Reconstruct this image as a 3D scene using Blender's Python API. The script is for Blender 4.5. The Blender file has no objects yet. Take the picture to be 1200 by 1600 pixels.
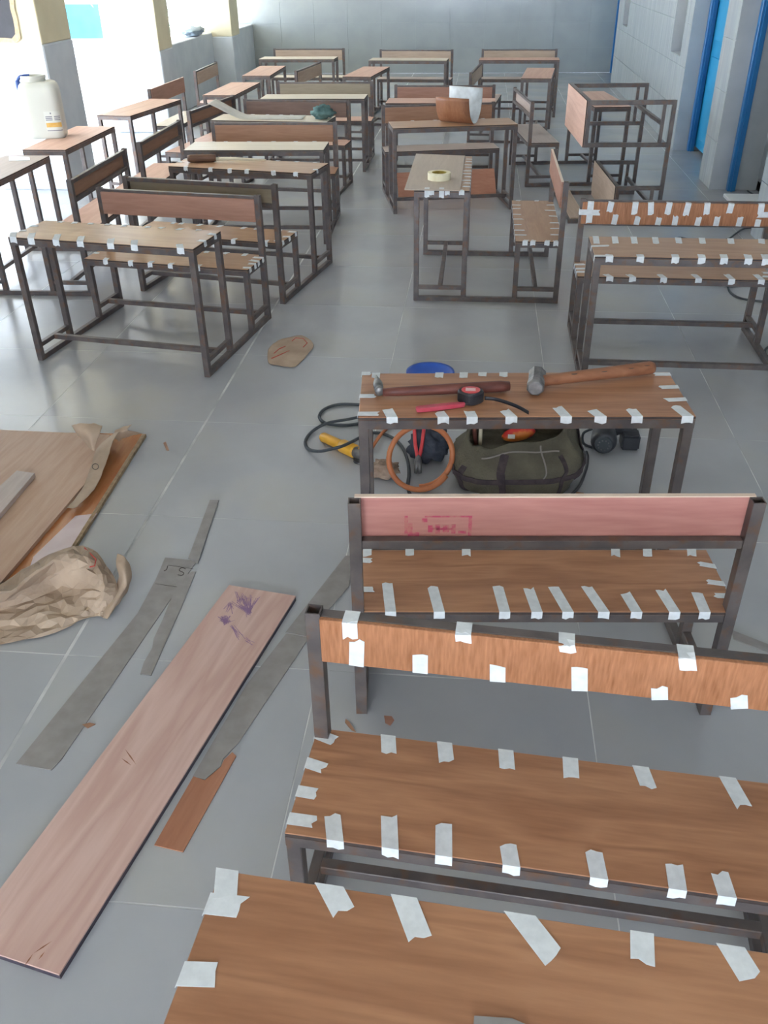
import bpy, bmesh, math, random
from math import sin, cos, pi, radians as R, sqrt, atan2
from mathutils import Vector, Matrix, noise

scene = bpy.context.scene
col = scene.collection
random.seed(7)

# ------------------------------------------------------------------ camera
# room frame: X across the room (left wall -3.93, right wall 2.16), Y into the room, Z up
FPX, PITCH, ROLL, CAMH, YAW = 1359.6, R(32.798), R(-0.890), 1.914, R(6.2)
_fw = Vector((-sin(YAW)*cos(PITCH), cos(YAW)*cos(PITCH), -sin(PITCH)))
_rt = Vector((cos(YAW), sin(YAW), 0.0))
_up = _rt.cross(_fw)
CR = _rt*cos(ROLL) + _up*sin(ROLL)
CU = -_rt*sin(ROLL) + _up*cos(ROLL)
CO = Vector((0, 0, CAMH))
cd = bpy.data.cameras.new('camera')
cd.sensor_fit = 'HORIZONTAL'
cd.sensor_width = 36.0
cd.lens = 36.0*FPX/1200.0
cd.clip_start = 0.05
cam = bpy.data.objects.new('camera', cd)
col.objects.link(cam)
cam.matrix_world = Matrix(((CR.x, CU.x, -_fw.x, CO.x), (CR.y, CU.y, -_fw.y, CO.y), (CR.z, CU.z, -_fw.z, CO.z), (0, 0, 0, 1)))
scene.camera = cam

# ------------------------------------------------------------------ world, light, exposure
w = bpy.data.worlds.new('world')
scene.world = w
w.use_nodes = True
bg = w.node_tree.nodes['Background']
bg.inputs[0].default_value = (0.69, 0.81, 1.0, 1)
bg.inputs[1].default_value = 4.2
scene.view_settings.view_transform = 'Standard'
scene.view_settings.look = 'None'
scene.view_settings.gamma = 1.0
scene.view_settings.use_curve_mapping = False
scene.view_settings.exposure = 1.95

sd = bpy.data.lights.new('sun', 'SUN')
sd.energy = 9.0
sd.angle = R(1.0)
sd.color = (1.0, 0.95, 0.86)
so = bpy.data.objects.new('sun', sd)
col.objects.link(so)
so.rotation_euler = (R(-30), R(20), 0)      # high sun, from over the roof


def portal(name, c, sx, sy, rot):
    d = bpy.data.lights.new(name, 'AREA')
    d.shape = 'RECTANGLE'
    d.size, d.size_y = sx, sy
    d.cycles.is_portal = True
    o = bpy.data.objects.new(name, d)
    col.objects.link(o)
    o.location = c
    o.rotation_euler = rot


# ------------------------------------------------------------------ pixel rays
def ray(px, py):
    return _fw + CR*((px-600)/FPX) - CU*((py-800)/FPX)


def P(px, py, z=0.0):
    d = ray(px, py)
    return CO + d*((z-CAMH)/d.z)


def PV(px, py, v):
    d = ray(px, py)
    return CO + d*(v/d.y)


def PU(px, py, u):
    d = ray(px, py)
    return CO + d*(u/d.x)


# ------------------------------------------------------------------ helpers
def lin(c):
    c = c/255.0
    return c/12.92 if c <= 0.04045 else ((c+0.055)/1.055)**2.4


def rgb(r, g, b):
    return (lin(r), lin(g), lin(b), 1.0)


MATS = {}


def mat(name, c, rough=0.6, c2=None, scale=8.0, stretch=(1, 1, 1), detail=5.0, bump=0.0, bscale=None, metal=0.0,
        spec=0.5, lo=0.35, hi=0.65, c3=None, scale3=3.0, trans=0.0, rough2=None, dist=0.0):
    if name in MATS:
        return MATS[name]
    m = bpy.data.materials.new(name)
    m.use_nodes = True
    nt = m.node_tree
    N, L = nt.nodes, nt.links
    b = N['Principled BSDF']
    b.inputs['Base Color'].default_value = c
    b.inputs['Roughness'].default_value = rough
    b.inputs['Metallic'].default_value = metal
    b.inputs['Specular IOR Level'].default_value = spec
    if trans:
        b.inputs['Transmission Weight'].default_value = trans
    tc = N.new('ShaderNodeTexCoord')
    mp = N.new('ShaderNodeMapping')
    mp.inputs['Scale'].default_value = stretch
    L.new(tc.outputs['Object'], mp.inputs[0])
    if c2 is not None:
        nz = N.new('ShaderNodeTexNoise')
        nz.inputs['Scale'].default_value = scale
        nz.inputs['Detail'].default_value = detail
        nz.inputs['Distortion'].default_value = dist
        L.new(mp.outputs[0], nz.inputs['Vector'])
        cr = N.new('ShaderNodeValToRGB')
        cr.color_ramp.elements[0].position = lo
        cr.color_ramp.elements[0].color = c
        cr.color_ramp.elements[1].position = hi
        cr.color_ramp.elements[1].color = c2
        L.new(nz.outputs['Fac'], cr.inputs[0])
        outc = cr.outputs[0]
        if c3 is not None:
            n3 = N.new('ShaderNodeTexNoise')
            n3.inputs['Scale'].default_value = scale3
            n3.inputs['Detail'].default_value = 6
            L.new(tc.outputs['Object'], n3.inputs['Vector'])
            r3 = N.new('ShaderNodeValToRGB')
            r3.color_ramp.elements[0].position = 0.52
            r3.color_ramp.elements[0].color = (0, 0, 0, 1)
            r3.color_ramp.elements[1].position = 0.70
            r3.color_ramp.elements[1].color = (1, 1, 1, 1)
            L.new(n3.outputs['Fac'], r3.inputs[0])
            mx = N.new('ShaderNodeMixRGB')
            L.new(r3.outputs[0], mx.inputs[0])
            L.new(outc, mx.inputs[1])
            mx.inputs[2].default_value = c3
            outc = mx.outputs[0]
        L.new(outc, b.inputs['Base Color'])
        if rough2 is not None:
            mr = N.new('ShaderNodeMapRange')
            mr.inputs['From Min'].default_value = 0.3
            mr.inputs['From Max'].default_value = 0.7
            mr.inputs['To Min'].default_value = rough
            mr.inputs['To Max'].default_value = rough2
            L.new(nz.outputs['Fac'], mr.inputs['Value'])
            L.new(mr.outputs[0], b.inputs['Roughness'])
    if bump:
        nb = N.new('ShaderNodeTexNoise')
        nb.inputs['Scale'].default_value = bscale or scale*3
        nb.inputs['Detail'].default_value = 5
        L.new(mp.outputs[0], nb.inputs['Vector'])
        bp = N.new('ShaderNodeBump')
        bp.inputs['Strength'].default_value = bump
        bp.inputs['Distance'].default_value = 0.01
        L.new(nb.outputs['Fac'], bp.inputs['Height'])
        L.new(bp.outputs[0], b.inputs['Normal'])
    MATS[name] = m
    return m


def wood(name, c1, c2, rough=0.45, fig=0.5, along='x', fine=1.0, spec=0.4):
    """board with long figure: stretched noise plus cathedral bands"""
    if name in MATS:
        return MATS[name]
    m = bpy.data.materials.new(name)
    m.use_nodes = True
    nt = m.node_tree
    N, L = nt.nodes, nt.links
    b = N['Principled BSDF']
    b.inputs['Roughness'].default_value = rough
    b.inputs['Specular IOR Level'].default_value = spec
    tc = N.new('ShaderNodeTexCoord')
    mp = N.new('ShaderNodeMapping')
    s = {'x': (1.2, 11, 11), 'y': (11, 1.2, 11), 'z': (11, 11, 1.2)}[along]
    mp.inputs['Scale'].default_value = s
    L.new(tc.outputs['Object'], mp.inputs[0])
    n1 = N.new('ShaderNodeTexNoise')
    n1.inputs['Scale'].default_value = 1.0*fine
    n1.inputs['Detail'].default_value = 2.5
    n1.inputs['Distortion'].default_value = 0.6
    L.new(mp.outputs[0], n1.inputs['Vector'])
    ml = N.new('ShaderNodeMath')
    ml.operation = 'MULTIPLY'
    ml.inputs[1].default_value = 9.0
    L.new(n1.outputs['Fac'], ml.inputs[0])
    fr = N.new('ShaderNodeMath')
    fr.operation = 'PINGPONG'
    fr.inputs[1].default_value = 1.0
    L.new(ml.outputs[0], fr.inputs[0])
    n2 = N.new('ShaderNodeTexNoise')
    n2.inputs['Scale'].default_value = 9.0*fine
    n2.inputs['Detail'].default_value = 6
    L.new(mp.outputs[0], n2.inputs['Vector'])
    mx = N.new('ShaderNodeMix')
    mx.data_type = 'FLOAT'
    mx.inputs[0].default_value = 1.0-fig
    L.new(fr.outputs[0], mx.inputs[2])
    L.new(n2.outputs['Fac'], mx.inputs[3])
    cr = N.new('ShaderNodeValToRGB')
    cr.color_ramp.elements[0].position = 0.22
    cr.color_ramp.elements[0].color = c1
    cr.color_ramp.elements[1].position = 0.78
    cr.color_ramp.elements[1].color = c2
    L.new(mx.outputs[0], cr.inputs[0])
    L.new(cr.outputs[0], b.inputs['Base Color'])
    MATS[name] = m
    return m


def meta(o, label=None, cat=None, group=None, kind=None):
    if label:
        o['label'] = label
    if cat:
        o['category'] = cat
    if group:
        o['group'] = group
    if kind:
        o['kind'] = kind
    return o


class MB:
    def __init__(self):
        self.bm = bmesh.new()

    def box(self, x0, x1, y0, y1, z0, z1):
        vs = [self.bm.verts.new(p) for p in ((x0, y0, z0), (x1, y0, z0), (x1, y1, z0), (x0, y1, z0), (x0, y0, z1), (x1, y0, z1), (x1, y1, z1), (x0, y1, z1))]
        for f in ((0, 3, 2, 1), (4, 5, 6, 7), (0, 1, 5, 4), (1, 2, 6, 5), (2, 3, 7, 6), (3, 0, 4, 7)):
            self.bm.faces.new([vs[i] for i in f])
        return self

    def hollow(self, x0, x1, y0, y1, z0, z1, w=0.003, dep=0.08):
        """square tube, open at the top"""
        a = [(x0, y0), (x1, y0), (x1, y1), (x0, y1)]
        b = [(x0+w, y0+w), (x1-w, y0+w), (x1-w, y1-w), (x0+w, y1-w)]
        lo = [self.bm.verts.new((x, y, z0)) for x, y in a]
        hi = [self.bm.verts.new((x, y, z1)) for x, y in a]
        ih = [self.bm.verts.new((x, y, z1)) for x, y in b]
        il = [self.bm.verts.new((x, y, z1-dep)) for x, y in b]
        self.bm.faces.new(lo[::-1])
        self.bm.faces.new(il)
        for i in range(4):
            j = (i+1) % 4
            self.bm.faces.new((lo[i], lo[j], hi[j], hi[i]))
            self.bm.faces.new((hi[i], hi[j], ih[j], ih[i]))
            self.bm.faces.new((ih[i], ih[j], il[j], il[i]))
        return self

    def prism(self, top, down):
        """polygon (3D points) extruded by vector down"""
        down = Vector(down)
        a = [self.bm.verts.new(p) for p in top]
        b = [self.bm.verts.new(Vector(p)+down) for p in top]
        self.bm.faces.new(a)
        self.bm.faces.new(b[::-1])
        n = len(a)
        for i in range(n):
            j = (i+1) % n
            self.bm.faces.new((a[i], b[i], b[j], a[j]))
        return self

    def tube(self, path, r, n=8, caps=True, sx=1.0):
        path = [Vector(p) for p in path]
        rr = r if isinstance(r, (list, tuple)) else [r]*len(path)
        rings = []
        ref = None
        for i, p in enumerate(path):
            t = (path[min(i+1, len(path)-1)]-path[max(i-1, 0)]).normalized()
            if ref is None:
                ref = Vector((0, 0, 1)) if abs(t.z) < 0.9 else Vector((1, 0, 0))
            a = (ref-t*ref.dot(t)).normalized()
            ref = a
            b = t.cross(a)
            rings.append([self.bm.verts.new(p+a*(cos(2*pi*k/n)*rr[i])+b*(sin(2*pi*k/n)*rr[i]*sx)) for k in range(n)])
        for i in range(len(rings)-1):
            for k in range(n):
                self.bm.faces.new((rings[i][k], rings[i][(k+1) % n], rings[i+1][(k+1) % n], rings[i+1][k]))
        if caps:
            self.bm.faces.new(rings[0][::-1])
            self.bm.faces.new(rings[-1])
        return self

    def loft(self, rings, cap0=True, cap1=True, close=True):
        vs = [[self.bm.verts.new(p) for p in r] for r in rings]
        n = len(vs[0])
        for i in range(len(vs)-1):
            for k in range(n if close else n-1):
                self.bm.faces.new((vs[i][k], vs[i][(k+1) % n], vs[i+1][(k+1) % n], vs[i+1][k]))
        if cap0 and close:
            self.bm.faces.new(vs[0][::-1])
        if cap1 and close:
            self.bm.faces.new(vs[-1])
        return self

    def grid(self, pts):
        """rows of 3D points"""
        return self.loft(pts, False, False, close=False)

    def mesh(self, name, bevel=0.0, smooth=False, mats=(), seg=1):
        if bevel:
            bmesh.ops.bevel(self.bm, geom=[e for e in self.bm.edges], offset=bevel, segments=seg, affect='EDGES', clamp_overlap=True)
        bmesh.ops.recalc_face_normals(self.bm, faces=self.bm.faces)
        me = bpy.data.meshes.new(name)
        self.bm.to_mesh(me)
        self.bm.free()
        for m in mats:
            me.materials.append(m)
        if smooth:
            for p in me.polygons:
                p.use_smooth = True
        return me


def link(name, me, parent=None, loc=None, rot=None, m=None):
    o = bpy.data.objects.new(name, me)
    col.objects.link(o)
    if parent is not None:
        o.parent = parent
    if loc is not None:
        o.location = loc
    if rot is not None:
        o.rotation_euler = rot
    if m is not None:
        if not me.materials:
            me.materials.append(m)
        o.material_slots[0].link = 'OBJECT'
        o.material_slots[0].material = m
    return o


def part(name, mb, m, parent, bevel=0.0, smooth=False, seg=1):
    return link(name, mb.mesh(name, bevel, smooth, (m,), seg), parent)


def thing(name, mb, m, label, cat, group=None, bevel=0.0, smooth=False, kind=None, seg=1):
    o = link(name, mb.mesh(name, bevel, smooth, (m,), seg))
    return meta(o, label, cat, group, kind)


def empty(name, loc, label, cat, group=None, rz=0.0):
    o = bpy.data.objects.new(name, None)
    col.objects.link(o)
    o.location = loc
    o.rotation_euler = (0, 0, rz)
    o.empty_display_size = 0.1
    return meta(o, label, cat, group)


def solid(o, t, off=-1.0):
    md = o.modifiers.new('thickness', 'SOLIDIFY')
    md.thickness = t
    md.offset = off
    return o


def subdiv(o, n=1):
    md = o.modifiers.new('subdivision', 'SUBSURF')
    md.levels = n
    md.render_levels = n
    return o


def smooth_path(pts, k=6):
    """Catmull-Rom through 3D points"""
    pts = [Vector(p) for p in pts]
    out = []
    n = len(pts)
    for i in range(n-1):
        p0, p1, p2, p3 = pts[max(i-1, 0)], pts[i], pts[i+1], pts[min(i+2, n-1)]
        for j in range(k):
            t = j/k
            out.append(0.5*((2*p1)+(p2-p0)*t+(2*p0-5*p1+4*p2-p3)*t*t+(3*p1-p0-3*p2+p3)*t**3))
    out.append(pts[-1])
    return out


def local_slab(name, corners, thick, m, label, cat, group=None, axis=(0, 1), bevel=0.0, parent=None):
    """flat piece given by its top outline in world space; own origin, local x along corners[axis]"""
    c = sum((Vector(p) for p in corners), Vector())/len(corners)
    d = Vector(corners[axis[1]])-Vector(corners[axis[0]])
    a = atan2(d.y, d.x)
    M = Matrix.Rotation(-a, 3, 'Z')
    loc = [M @ (Vector(p)-c) for p in corners]
    mb = MB().prism(loc, (0, 0, -thick))
    o = link(name, mb.mesh(name, bevel, False, (m,)), parent, c, (0, 0, a))
    return meta(o, label, cat, group)


# ------------------------------------------------------------------ materials
M_floor = mat('kota_stone', rgb(164, 164, 165), 0.22, rgb(178, 177, 177), 2.2, detail=9, c3=rgb(176, 173, 166), scale3=1.6, rough2=0.26, lo=0.25, hi=0.75, spec=0.5, bump=0.03, bscale=30)
M_grout = mat('floor_joint', rgb(206, 205, 200), 0.8, rgb(160, 160, 158), 4.0, lo=0.4, hi=0.62)
M_tile = mat('wall_tile', rgb(166, 171, 172), 0.22, rgb(180, 184, 182), 3.0, stretch=(6, 6, 0.6), detail=4)
M_tile_b = mat('back_wall_tile', rgb(156, 161, 160), 0.16, rgb(162, 167, 165), 3.0, detail=3)
M_tilejoint = mat('tile_joint', rgb(226, 227, 221), 0.7)
M_plaster = mat('white_plaster', rgb(238, 239, 236), 0.7, rgb(230, 232, 230), 3.0)
M_yellow = mat('cream_paint', rgb(224, 212, 178), 0.6, rgb(216, 203, 168), 4.0)
M_dado = mat('grey_dado_paint', rgb(196, 201, 204), 0.45, rgb(206, 210, 212), 5.0)
M_reveal = mat('grey_reveal', rgb(180, 183, 183), 0.5, rgb(170, 173, 174), 4.0)
M_blue = mat('blue_door_paint', rgb(40, 144, 188), 0.3, rgb(46, 152, 196), 4.0)
M_bluef = mat('blue_frame_paint', rgb(34, 108, 162), 0.35, rgb(40, 116, 170), 4.0)
M_turq = mat('turquoise_paint', rgb(50, 140, 168), 0.6, rgb(58, 148, 176), 3.0)
M_ground = mat('pale_yard_paving', rgb(222, 218, 210), 0.8, rgb(232, 228, 220), 2.0)
M_steel = mat('dark_steel_tube', rgb(88, 80, 78), 0.42, rgb(108, 97, 92), 14.0, detail=6, c3=rgb(112, 84, 66), scale3=22.0, metal=0.25, bump=0.06, bscale=60)
M_tape = mat('masking_tape', rgb(230, 231, 230), 0.75, rgb(218, 219, 218), 60.0)
M_edge = mat('dark_board_edge', rgb(58, 46, 42), 0.6, rgb(74, 60, 52), 40.0)
W_teak = wood('teak_laminate', rgb(158, 108, 76), rgb(188, 136, 100), 0.36, 0.42)
W_teakv = wood('teak_laminate_cross_grain', rgb(142, 88, 54), rgb(190, 132, 94), 0.4, 0.12, along='z', fine=1.7)
W_tan = wood('tan_laminate', rgb(170, 128, 94), rgb(188, 148, 114), 0.34, 0.35)
W_pink = wood('pinkish_ply', rgb(200, 156, 134), rgb(214, 174, 152), 0.5, 0.4)
W_red = wood('reddish_ply', rgb(156, 112, 92), rgb(172, 128, 108), 0.5, 0.35)
W_rose = wood('rose_ply', rgb(180, 118, 108), rgb(196, 136, 124), 0.5, 0.3)
W_brown = wood('brown_ply', rgb(150, 108, 82), rgb(168, 126, 98), 0.5, 0.35)
W_dark = wood('dark_brown_ply', rgb(102, 80, 70), rgb(120, 96, 84), 0.5, 0.35)
W_olive = wood('olive_ply', rgb(142, 128, 106), rgb(156, 142, 120), 0.55, 0.3)
W_beige = wood('beige_ply', rgb(172, 148, 126), rgb(188, 164, 142), 0.5, 0.35)
W_pale = wood('pale_ply', rgb(206, 190, 166), rgb(220, 206, 184), 0.42, 0.3)
W_edgep = wood('pale_raw_edge', rgb(224, 196, 172), rgb(232, 208, 186), 0.6, 0.3)
W_greyp = wood('grey_pink_ply', rgb(170, 152, 140), rgb(184, 166, 154), 0.5, 0.3)
W_plank = wood('peach_ply_plank', rgb(194, 156, 142), rgb(210, 176, 162), 0.6, 0.55, fine=0.8)
M_lamback = mat('laminate_back', rgb(132, 120, 112), 0.6, rgb(146, 134, 126), 20.0)
M_lamgrey = mat('grey_laminate_offcut', rgb(138, 131, 126), 0.6, rgb(150, 143, 138), 18.0)
M_kraft = mat('kraft_paper', rgb(158, 134, 112), 0.75, rgb(180, 156, 132), 7.0, bump=0.25, bscale=25)
M_black = mat('black_plastic', rgb(34, 34, 37), 0.45, rgb(46, 46, 50), 20.0)
M_rubber = mat('black_rubber_cable', rgb(58, 62, 64), 0.55, rgb(70, 74, 76), 20.0)

# ------------------------------------------------------------------ the room
UL, UR, VB, VF, ZC = -3.93, 2.16, 18.0, -6.0, 3.3

fl = link('floor', MB().box(-4.62, UR+0.55, VF, VB, -0.12, -0.0005).mesh('floor', mats=(M_grout,)))
meta(fl, 'grey stone slab floor with pale joints', 'floor', kind='structure')
SP = 0.833
us = [-1.265 + (i-4)*SP for i in range(10)]
vs_ = [1.178 + (i-9)*0.8375 for i in range(31)]
slab_cache = {}
k = 0
for i in range(len(us)-1):
    for j in range(len(vs_)-1):
        u0, u1, v0, v1 = max(us[i], -4.6), min(us[i+1], 2.7), max(vs_[j], VF), min(vs_[j+1], VB)
        if u1-u0 < 0.05 or v1-v0 < 0.05:
            continue
        if u0 < 2.16 < u1:
            pass
        g = 0.0018
        if abs(u1+1.265) < 1e-3:
            u1 -= 0.006
        if abs(u0+1.265) < 1e-3:
            u0 += 0.002
        key = (round(u1-u0, 3), round(v1-v0, 3))
        if key not in slab_cache:
            hx, hy = key[0]/2-g, key[1]/2-g
            slab_cache[key] = MB().box(-hx, hx, -hy, hy, -0.03, 0.0).mesh('stone_slab', 0.0005, False, (M_floor,))
        o = link('stone_slab', slab_cache[key], fl, ((u0+u1)/2, (v0+v1)/2, 0.0))

ce = link('ceiling', MB().box(-4.62, UR+0.45, VF, VB+0.3, ZC, ZC+0.2).mesh('ceiling', mats=(M_plaster,)))
meta(ce, 'plain white ceiling', 'ceiling', kind='structure')


# back wall with tiles
def tiled(parent, rects, mapf, tw, th, mt, gap=0.002, proud=0.006):
    """rects (a0,a1,z0,z1) on a wall; mapf(a,z,d) -> world; each tile an object of its own"""
    for (a0, a1, z0, z1) in rects:
        i0, i1 = math.floor(a0/tw), math.ceil(a1/tw)
        j0, j1 = math.floor(z0/th), math.ceil(z1/th)
        for i in range(i0, i1):
            for j in range(j0, j1):
                x0, x1 = max(a0, i*tw)+gap, min(a1, (i+1)*tw)-gap
                y0, y1 = max(z0, j*th)+gap, min(z1, (j+1)*th)-gap
                if x1-x0 < 0.02 or y1-y0 < 0.02:
                    continue
                pts = [mapf(x0, y0, proud), mapf(x1, y0, proud), mapf(x1, y1, proud), mapf(x0, y1, proud)]
                base = mapf(x0, y0, 0)
                mb = MB().prism(pts, Vector(base)-Vector(pts[0]))
                part('wall_tile', mb, mt, parent, 0.0006)


wb = link('wall_back', MB().box(-4.62, UR+0.45, VB, VB+0.3, 0, ZC).mesh('wall_back', mats=(mat('back_wall_joint', rgb(168, 173, 171), 0.6),)))
meta(wb, 'pale grey tiled end wall', 'wall', kind='structure')
tiled(wb, [(-4.25, UR+0.3, 0, 2.05)], lambda a, z, d: (a, VB-d, z), 0.62, 0.41, M_tile_b)

# right wall with recessed doors and two small windows
WR = UR+0.42
mb = MB()
segs = [(VF, 7.2), (8.735, 9.21), (10.66, 11.03), (11.63, 15.36), (15.9, 16.56)]
for a, b in segs:
    mb.box(UR, WR, a, b, 0, ZC)
for a, b in [(11.03, 11.63), (15.36, 15.9)]:
    mb.box(UR, WR, a, b, 0, 0.9)
    mb.box(UR, WR, a, b, 2.1, ZC)
for a, b in [(7.2, 8.735), (9.21, 10.66), (16.56, VB)]:
    mb.box(UR, WR, a, b, 2.2, ZC)
wr = link('wall_right', mb.mesh('wall_right', mats=(M_reveal,)))
meta(wr, 'pale tiled side wall with recessed blue doors', 'wall', kind='structure')
fr = lambda a, z, d: (UR-d, a, z)
tiled(wr, [(10.66, 11.03, 0, 1.66), (11.03, 11.63, 0, 0.9), (11.63, 15.36, 0, 1.66), (15.36, 15.9, 0, 0.9), (15.9, 16.56, 0, 1.66), (8.735, 9.21, 0, 1.66), (0.0, 7.2, 0, 1.66)],
      fr, 0.62, 0.41, M_tile)
for n, (a, b) in enumerate([(11.03, 11.63), (15.36, 15.9)]):
    wo = link('window_%d' % (n+1), MB().box(WR-0.06, WR-0.04, a, b, 0.9, 2.1).mesh('window', mats=(M_plaster,)))
    meta(wo, 'closed grey panel of a narrow wall niche', 'window', kind='structure')

# doors: frame, leaf with stiles and panels
for n, (a, b, leaf) in enumerate([(9.21, 10.66, True), (7.2, 8.735, False), (16.56, VB, True)]):
    root = bpy.data.objects.new('door_%d' % (n+1), None)
    col.objects.link(root)
    root.location = (UR+0.2, (a+b)/2, 0)
    meta(root, ['blue painted door in the recess nearest the corner pier', 'open doorway with blue frame and grey reveal', 'blue door beside the end wall'][n], 'door', kind='structure')
    cx, cy = UR+0.2, (a+b)/2
    for s in (0, 1):
        y0, y1 = (a, a+0.07) if s == 0 else (b-0.07, b)
        fm = part('door_frame', MB().box(UR+0.145-cx, UR+0.215-cx, y0-cy, y1-cy, 0, 2.2), M_bluef, root, 0.004)
        yy = (y0-0.012 if s else y1) - cy
        part('rebate', MB().box(UR+0.17-cx, UR+0.185-cx, yy, yy+0.012, 0, 2.2), M_bluef, fm)
    part('door_frame', MB().box(UR+0.145-cx, UR+0.215-cx, a+0.07-cy, b-0.07-cy, 2.13, 2.2), M_bluef, root)
    if leaf:
        lf = part('door_leaf', MB().box(UR+0.222-cx, UR+0.262-cx, a+0.0-cy, b-cy, 0.05, 2.13), M_blue, root, 0.003)
        for z0, z1 in ((0.15, 0.95), (1.1, 2.0)):
            for y0, y1 in ((a+0.18, (a+b)/2-0.06), ((a+b)/2+0.06, b-0.18)):
                part('door_panel', MB().box(UR+0.212-cx, UR+0.226-cx, y0-cy, y1-cy, z0, z1), M_blue, lf, 0.004)
        part('door_handle', MB().tube([(UR+0.20-cx, 0.05, 0.98), (UR+0.20-cx, 0.05, 1.12)], 0.008), M_steel, lf)
th = link('trim_1', MB().box(UR+0.06, UR+0.42, 7.25, 8.45, 0.0, 0.03).mesh('threshold', 0.004, mats=(M_plaster,)))
meta(th, 'pale stone threshold slab in the open doorway', 'threshold', kind='structure')
rb = link('wall_beyond', MB().box(UR+0.421, UR+0.5, 9.3, VB, 0, ZC).box(UR+1.6, UR+1.7, 6.2, 9.3, 0, ZC).box(UR+0.42, UR+1.6, 9.2, 9.3, 0, ZC).box(UR+0.42, UR+1.6, 6.2, 6.3, 0, ZC).box(UR+0.42, UR+1.7, 6.2, 9.3, -0.12, 0.0).box(UR+0.42, UR+1.7, 6.2, 9.3, ZC, ZC+.2).mesh('wall_beyond', mats=(M_plaster,)))  # long wall behind the shut doors is added to stop light leaks
meta(rb, 'grey wall of the small room behind the open doorway, plus an added light stop behind the shut doors', 'wall', kind='structure')

# left wall: piers, recessed sills, lintel
wl = link('wall_left', MB().box(-4.62, UL, VF, VB+0.3, 2.95, ZC).mesh('wall_left', mats=(M_yellow,)))
meta(wl, 'cream and grey side wall of piers and openings', 'wall', kind='structure')
piers = [(-6.0, 5.6, 1.25), (8.466, 9.12, 1.25), (11.65, 12.16, 0.925), (15.2, 15.7, 0.82)]
for a, b, zd in piers:
    part('pier', MB().box(-4.617, UL, a, b, zd, 2.95), M_yellow, wl, 0.008)
    part('pier_dado', MB().box(-4.622, UL+0.006, a-0.006, b+0.006, 0, zd), M_dado, wl, 0.012)
for a, b, zs in [(12.16, 15.2, 0.88), (15.7, VB, 0.82)]:
    part('sill_wall', MB().box(-4.617, -4.25, a, b, 0, zs), M_dado, wl, 0.012)
# broken hole in the pier jamb: its inner shade painted on a flat plate
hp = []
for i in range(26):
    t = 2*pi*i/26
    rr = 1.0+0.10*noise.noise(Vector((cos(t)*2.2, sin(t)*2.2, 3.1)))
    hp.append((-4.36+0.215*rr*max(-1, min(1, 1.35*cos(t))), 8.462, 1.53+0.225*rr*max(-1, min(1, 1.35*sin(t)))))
hole = part('hole_dark_patch', MB().prism(hp, (0, -0.004, 0)), mat('painted_hole_dark', rgb(66, 66, 70), 0.9, rgb(78, 78, 82), 6), wl)
rim = []
for q in (0, 1):
    row = []
    for i in range(27):
        x, y, z = hp[i % 26]
        f = 1.16+0.09*noise.noise(Vector((i % 26*0.8, 0, 5))) if q else 0.99
        row.append((-4.36+(x+4.36)*f, 8.452 if not q else 8.456, 1.53+(z-1.53)*f))
    rim.append(row)
ro = part('broken_plaster_edge', MB().grid(rim), mat('raw_plaster', rgb(205, 180, 146), 0.9, rgb(180, 156, 124), 25, bump=0.5), hole)
solid(ro, 0.008)

# wall behind the camera: wide opening to the veranda
wf = link('wall_front', MB().box(-4.62, -3.5, VF-0.3, VF, 0, ZC).box(1.9, WR, VF-0.3, VF, 0, ZC).box(-3.5, 1.9, VF-0.3, VF, 3.0, ZC).box(-3.5, 1.9, VF-0.3, VF, 0, 0.3).mesh('wall_front', mats=(M_yellow,)))
meta(wf, 'cream wall with a wide opening', 'wall', kind='structure')

# yard outside
gr = link('ground', MB().box(-40, -4.62, -30, 45, -0.12, -0.01).box(-4.62, 30, -30, VF, -0.12, -0.01).mesh('ground', mats=(M_ground,)))
meta(gr, 'pale sunlit yard outside the openings', 'ground', kind='structure')
vw = link('wall_outside', MB().box(-14, -8.0, 20.5, 20.7, 1.06, 3.4).mesh('wall_outside', mats=(M_plaster,)))
meta(vw, 'turquoise and grey painted wall across the yard', 'wall', kind='structure')
part('turquoise_band', MB().box(-14, -8.0, 20.48, 20.7, 0.42, 1.06), M_turq, vw)
part('grey_dado', MB().box(-14, -8.0, 20.47, 20.7, 0.0, 0.42), M_dado, vw)

for n, (a, b, z0) in enumerate([(9.12, 11.65, 0), (12.16, 15.2, 0.88), (15.7, VB, 0.82), (5.6, 8.466, 0)]):
    portal('sky_portal', (-4.6, (a+b)/2, (z0+2.95)/2), b-a, 2.95-z0, (R(90), 0, R(-90)))
portal('sky_portal', (-0.8, VF-0.05, 1.65), 5.4, 2.7, (R(90), 0, 0))

# added, unseen sunshade outside the openings, to dim daylight on the piers
ss = link('trim_2', MB().box(-7.6, -4.62, VF, VB+0.3, 2.98, 3.1).box(-7.8, -7.6, VF, 21.0, 2.4, 2.98).box(-14.5, -7.6, 16.5, 21.0, 2.3, 2.45).box(-14.5, -14.3, 16.5, 21.0, 0, 2.3).mesh('blocker', mats=(M_plaster,)))
meta(ss, 'added, unseen sunshade along the outside of the openings', 'blocker', kind='structure')

# ------------------------------------------------------------------ school desks
L_, A_, B_, D_, HS, HB, HD = 1.049, 0.337, 0.633, 0.926, 0.393, 0.742, 0.690
T = 0.032
BT = 0.012
X0 = L_/2
Y = lambda q: q-D_/2
DG = 'two-seat school desks with attached benches'


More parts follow.
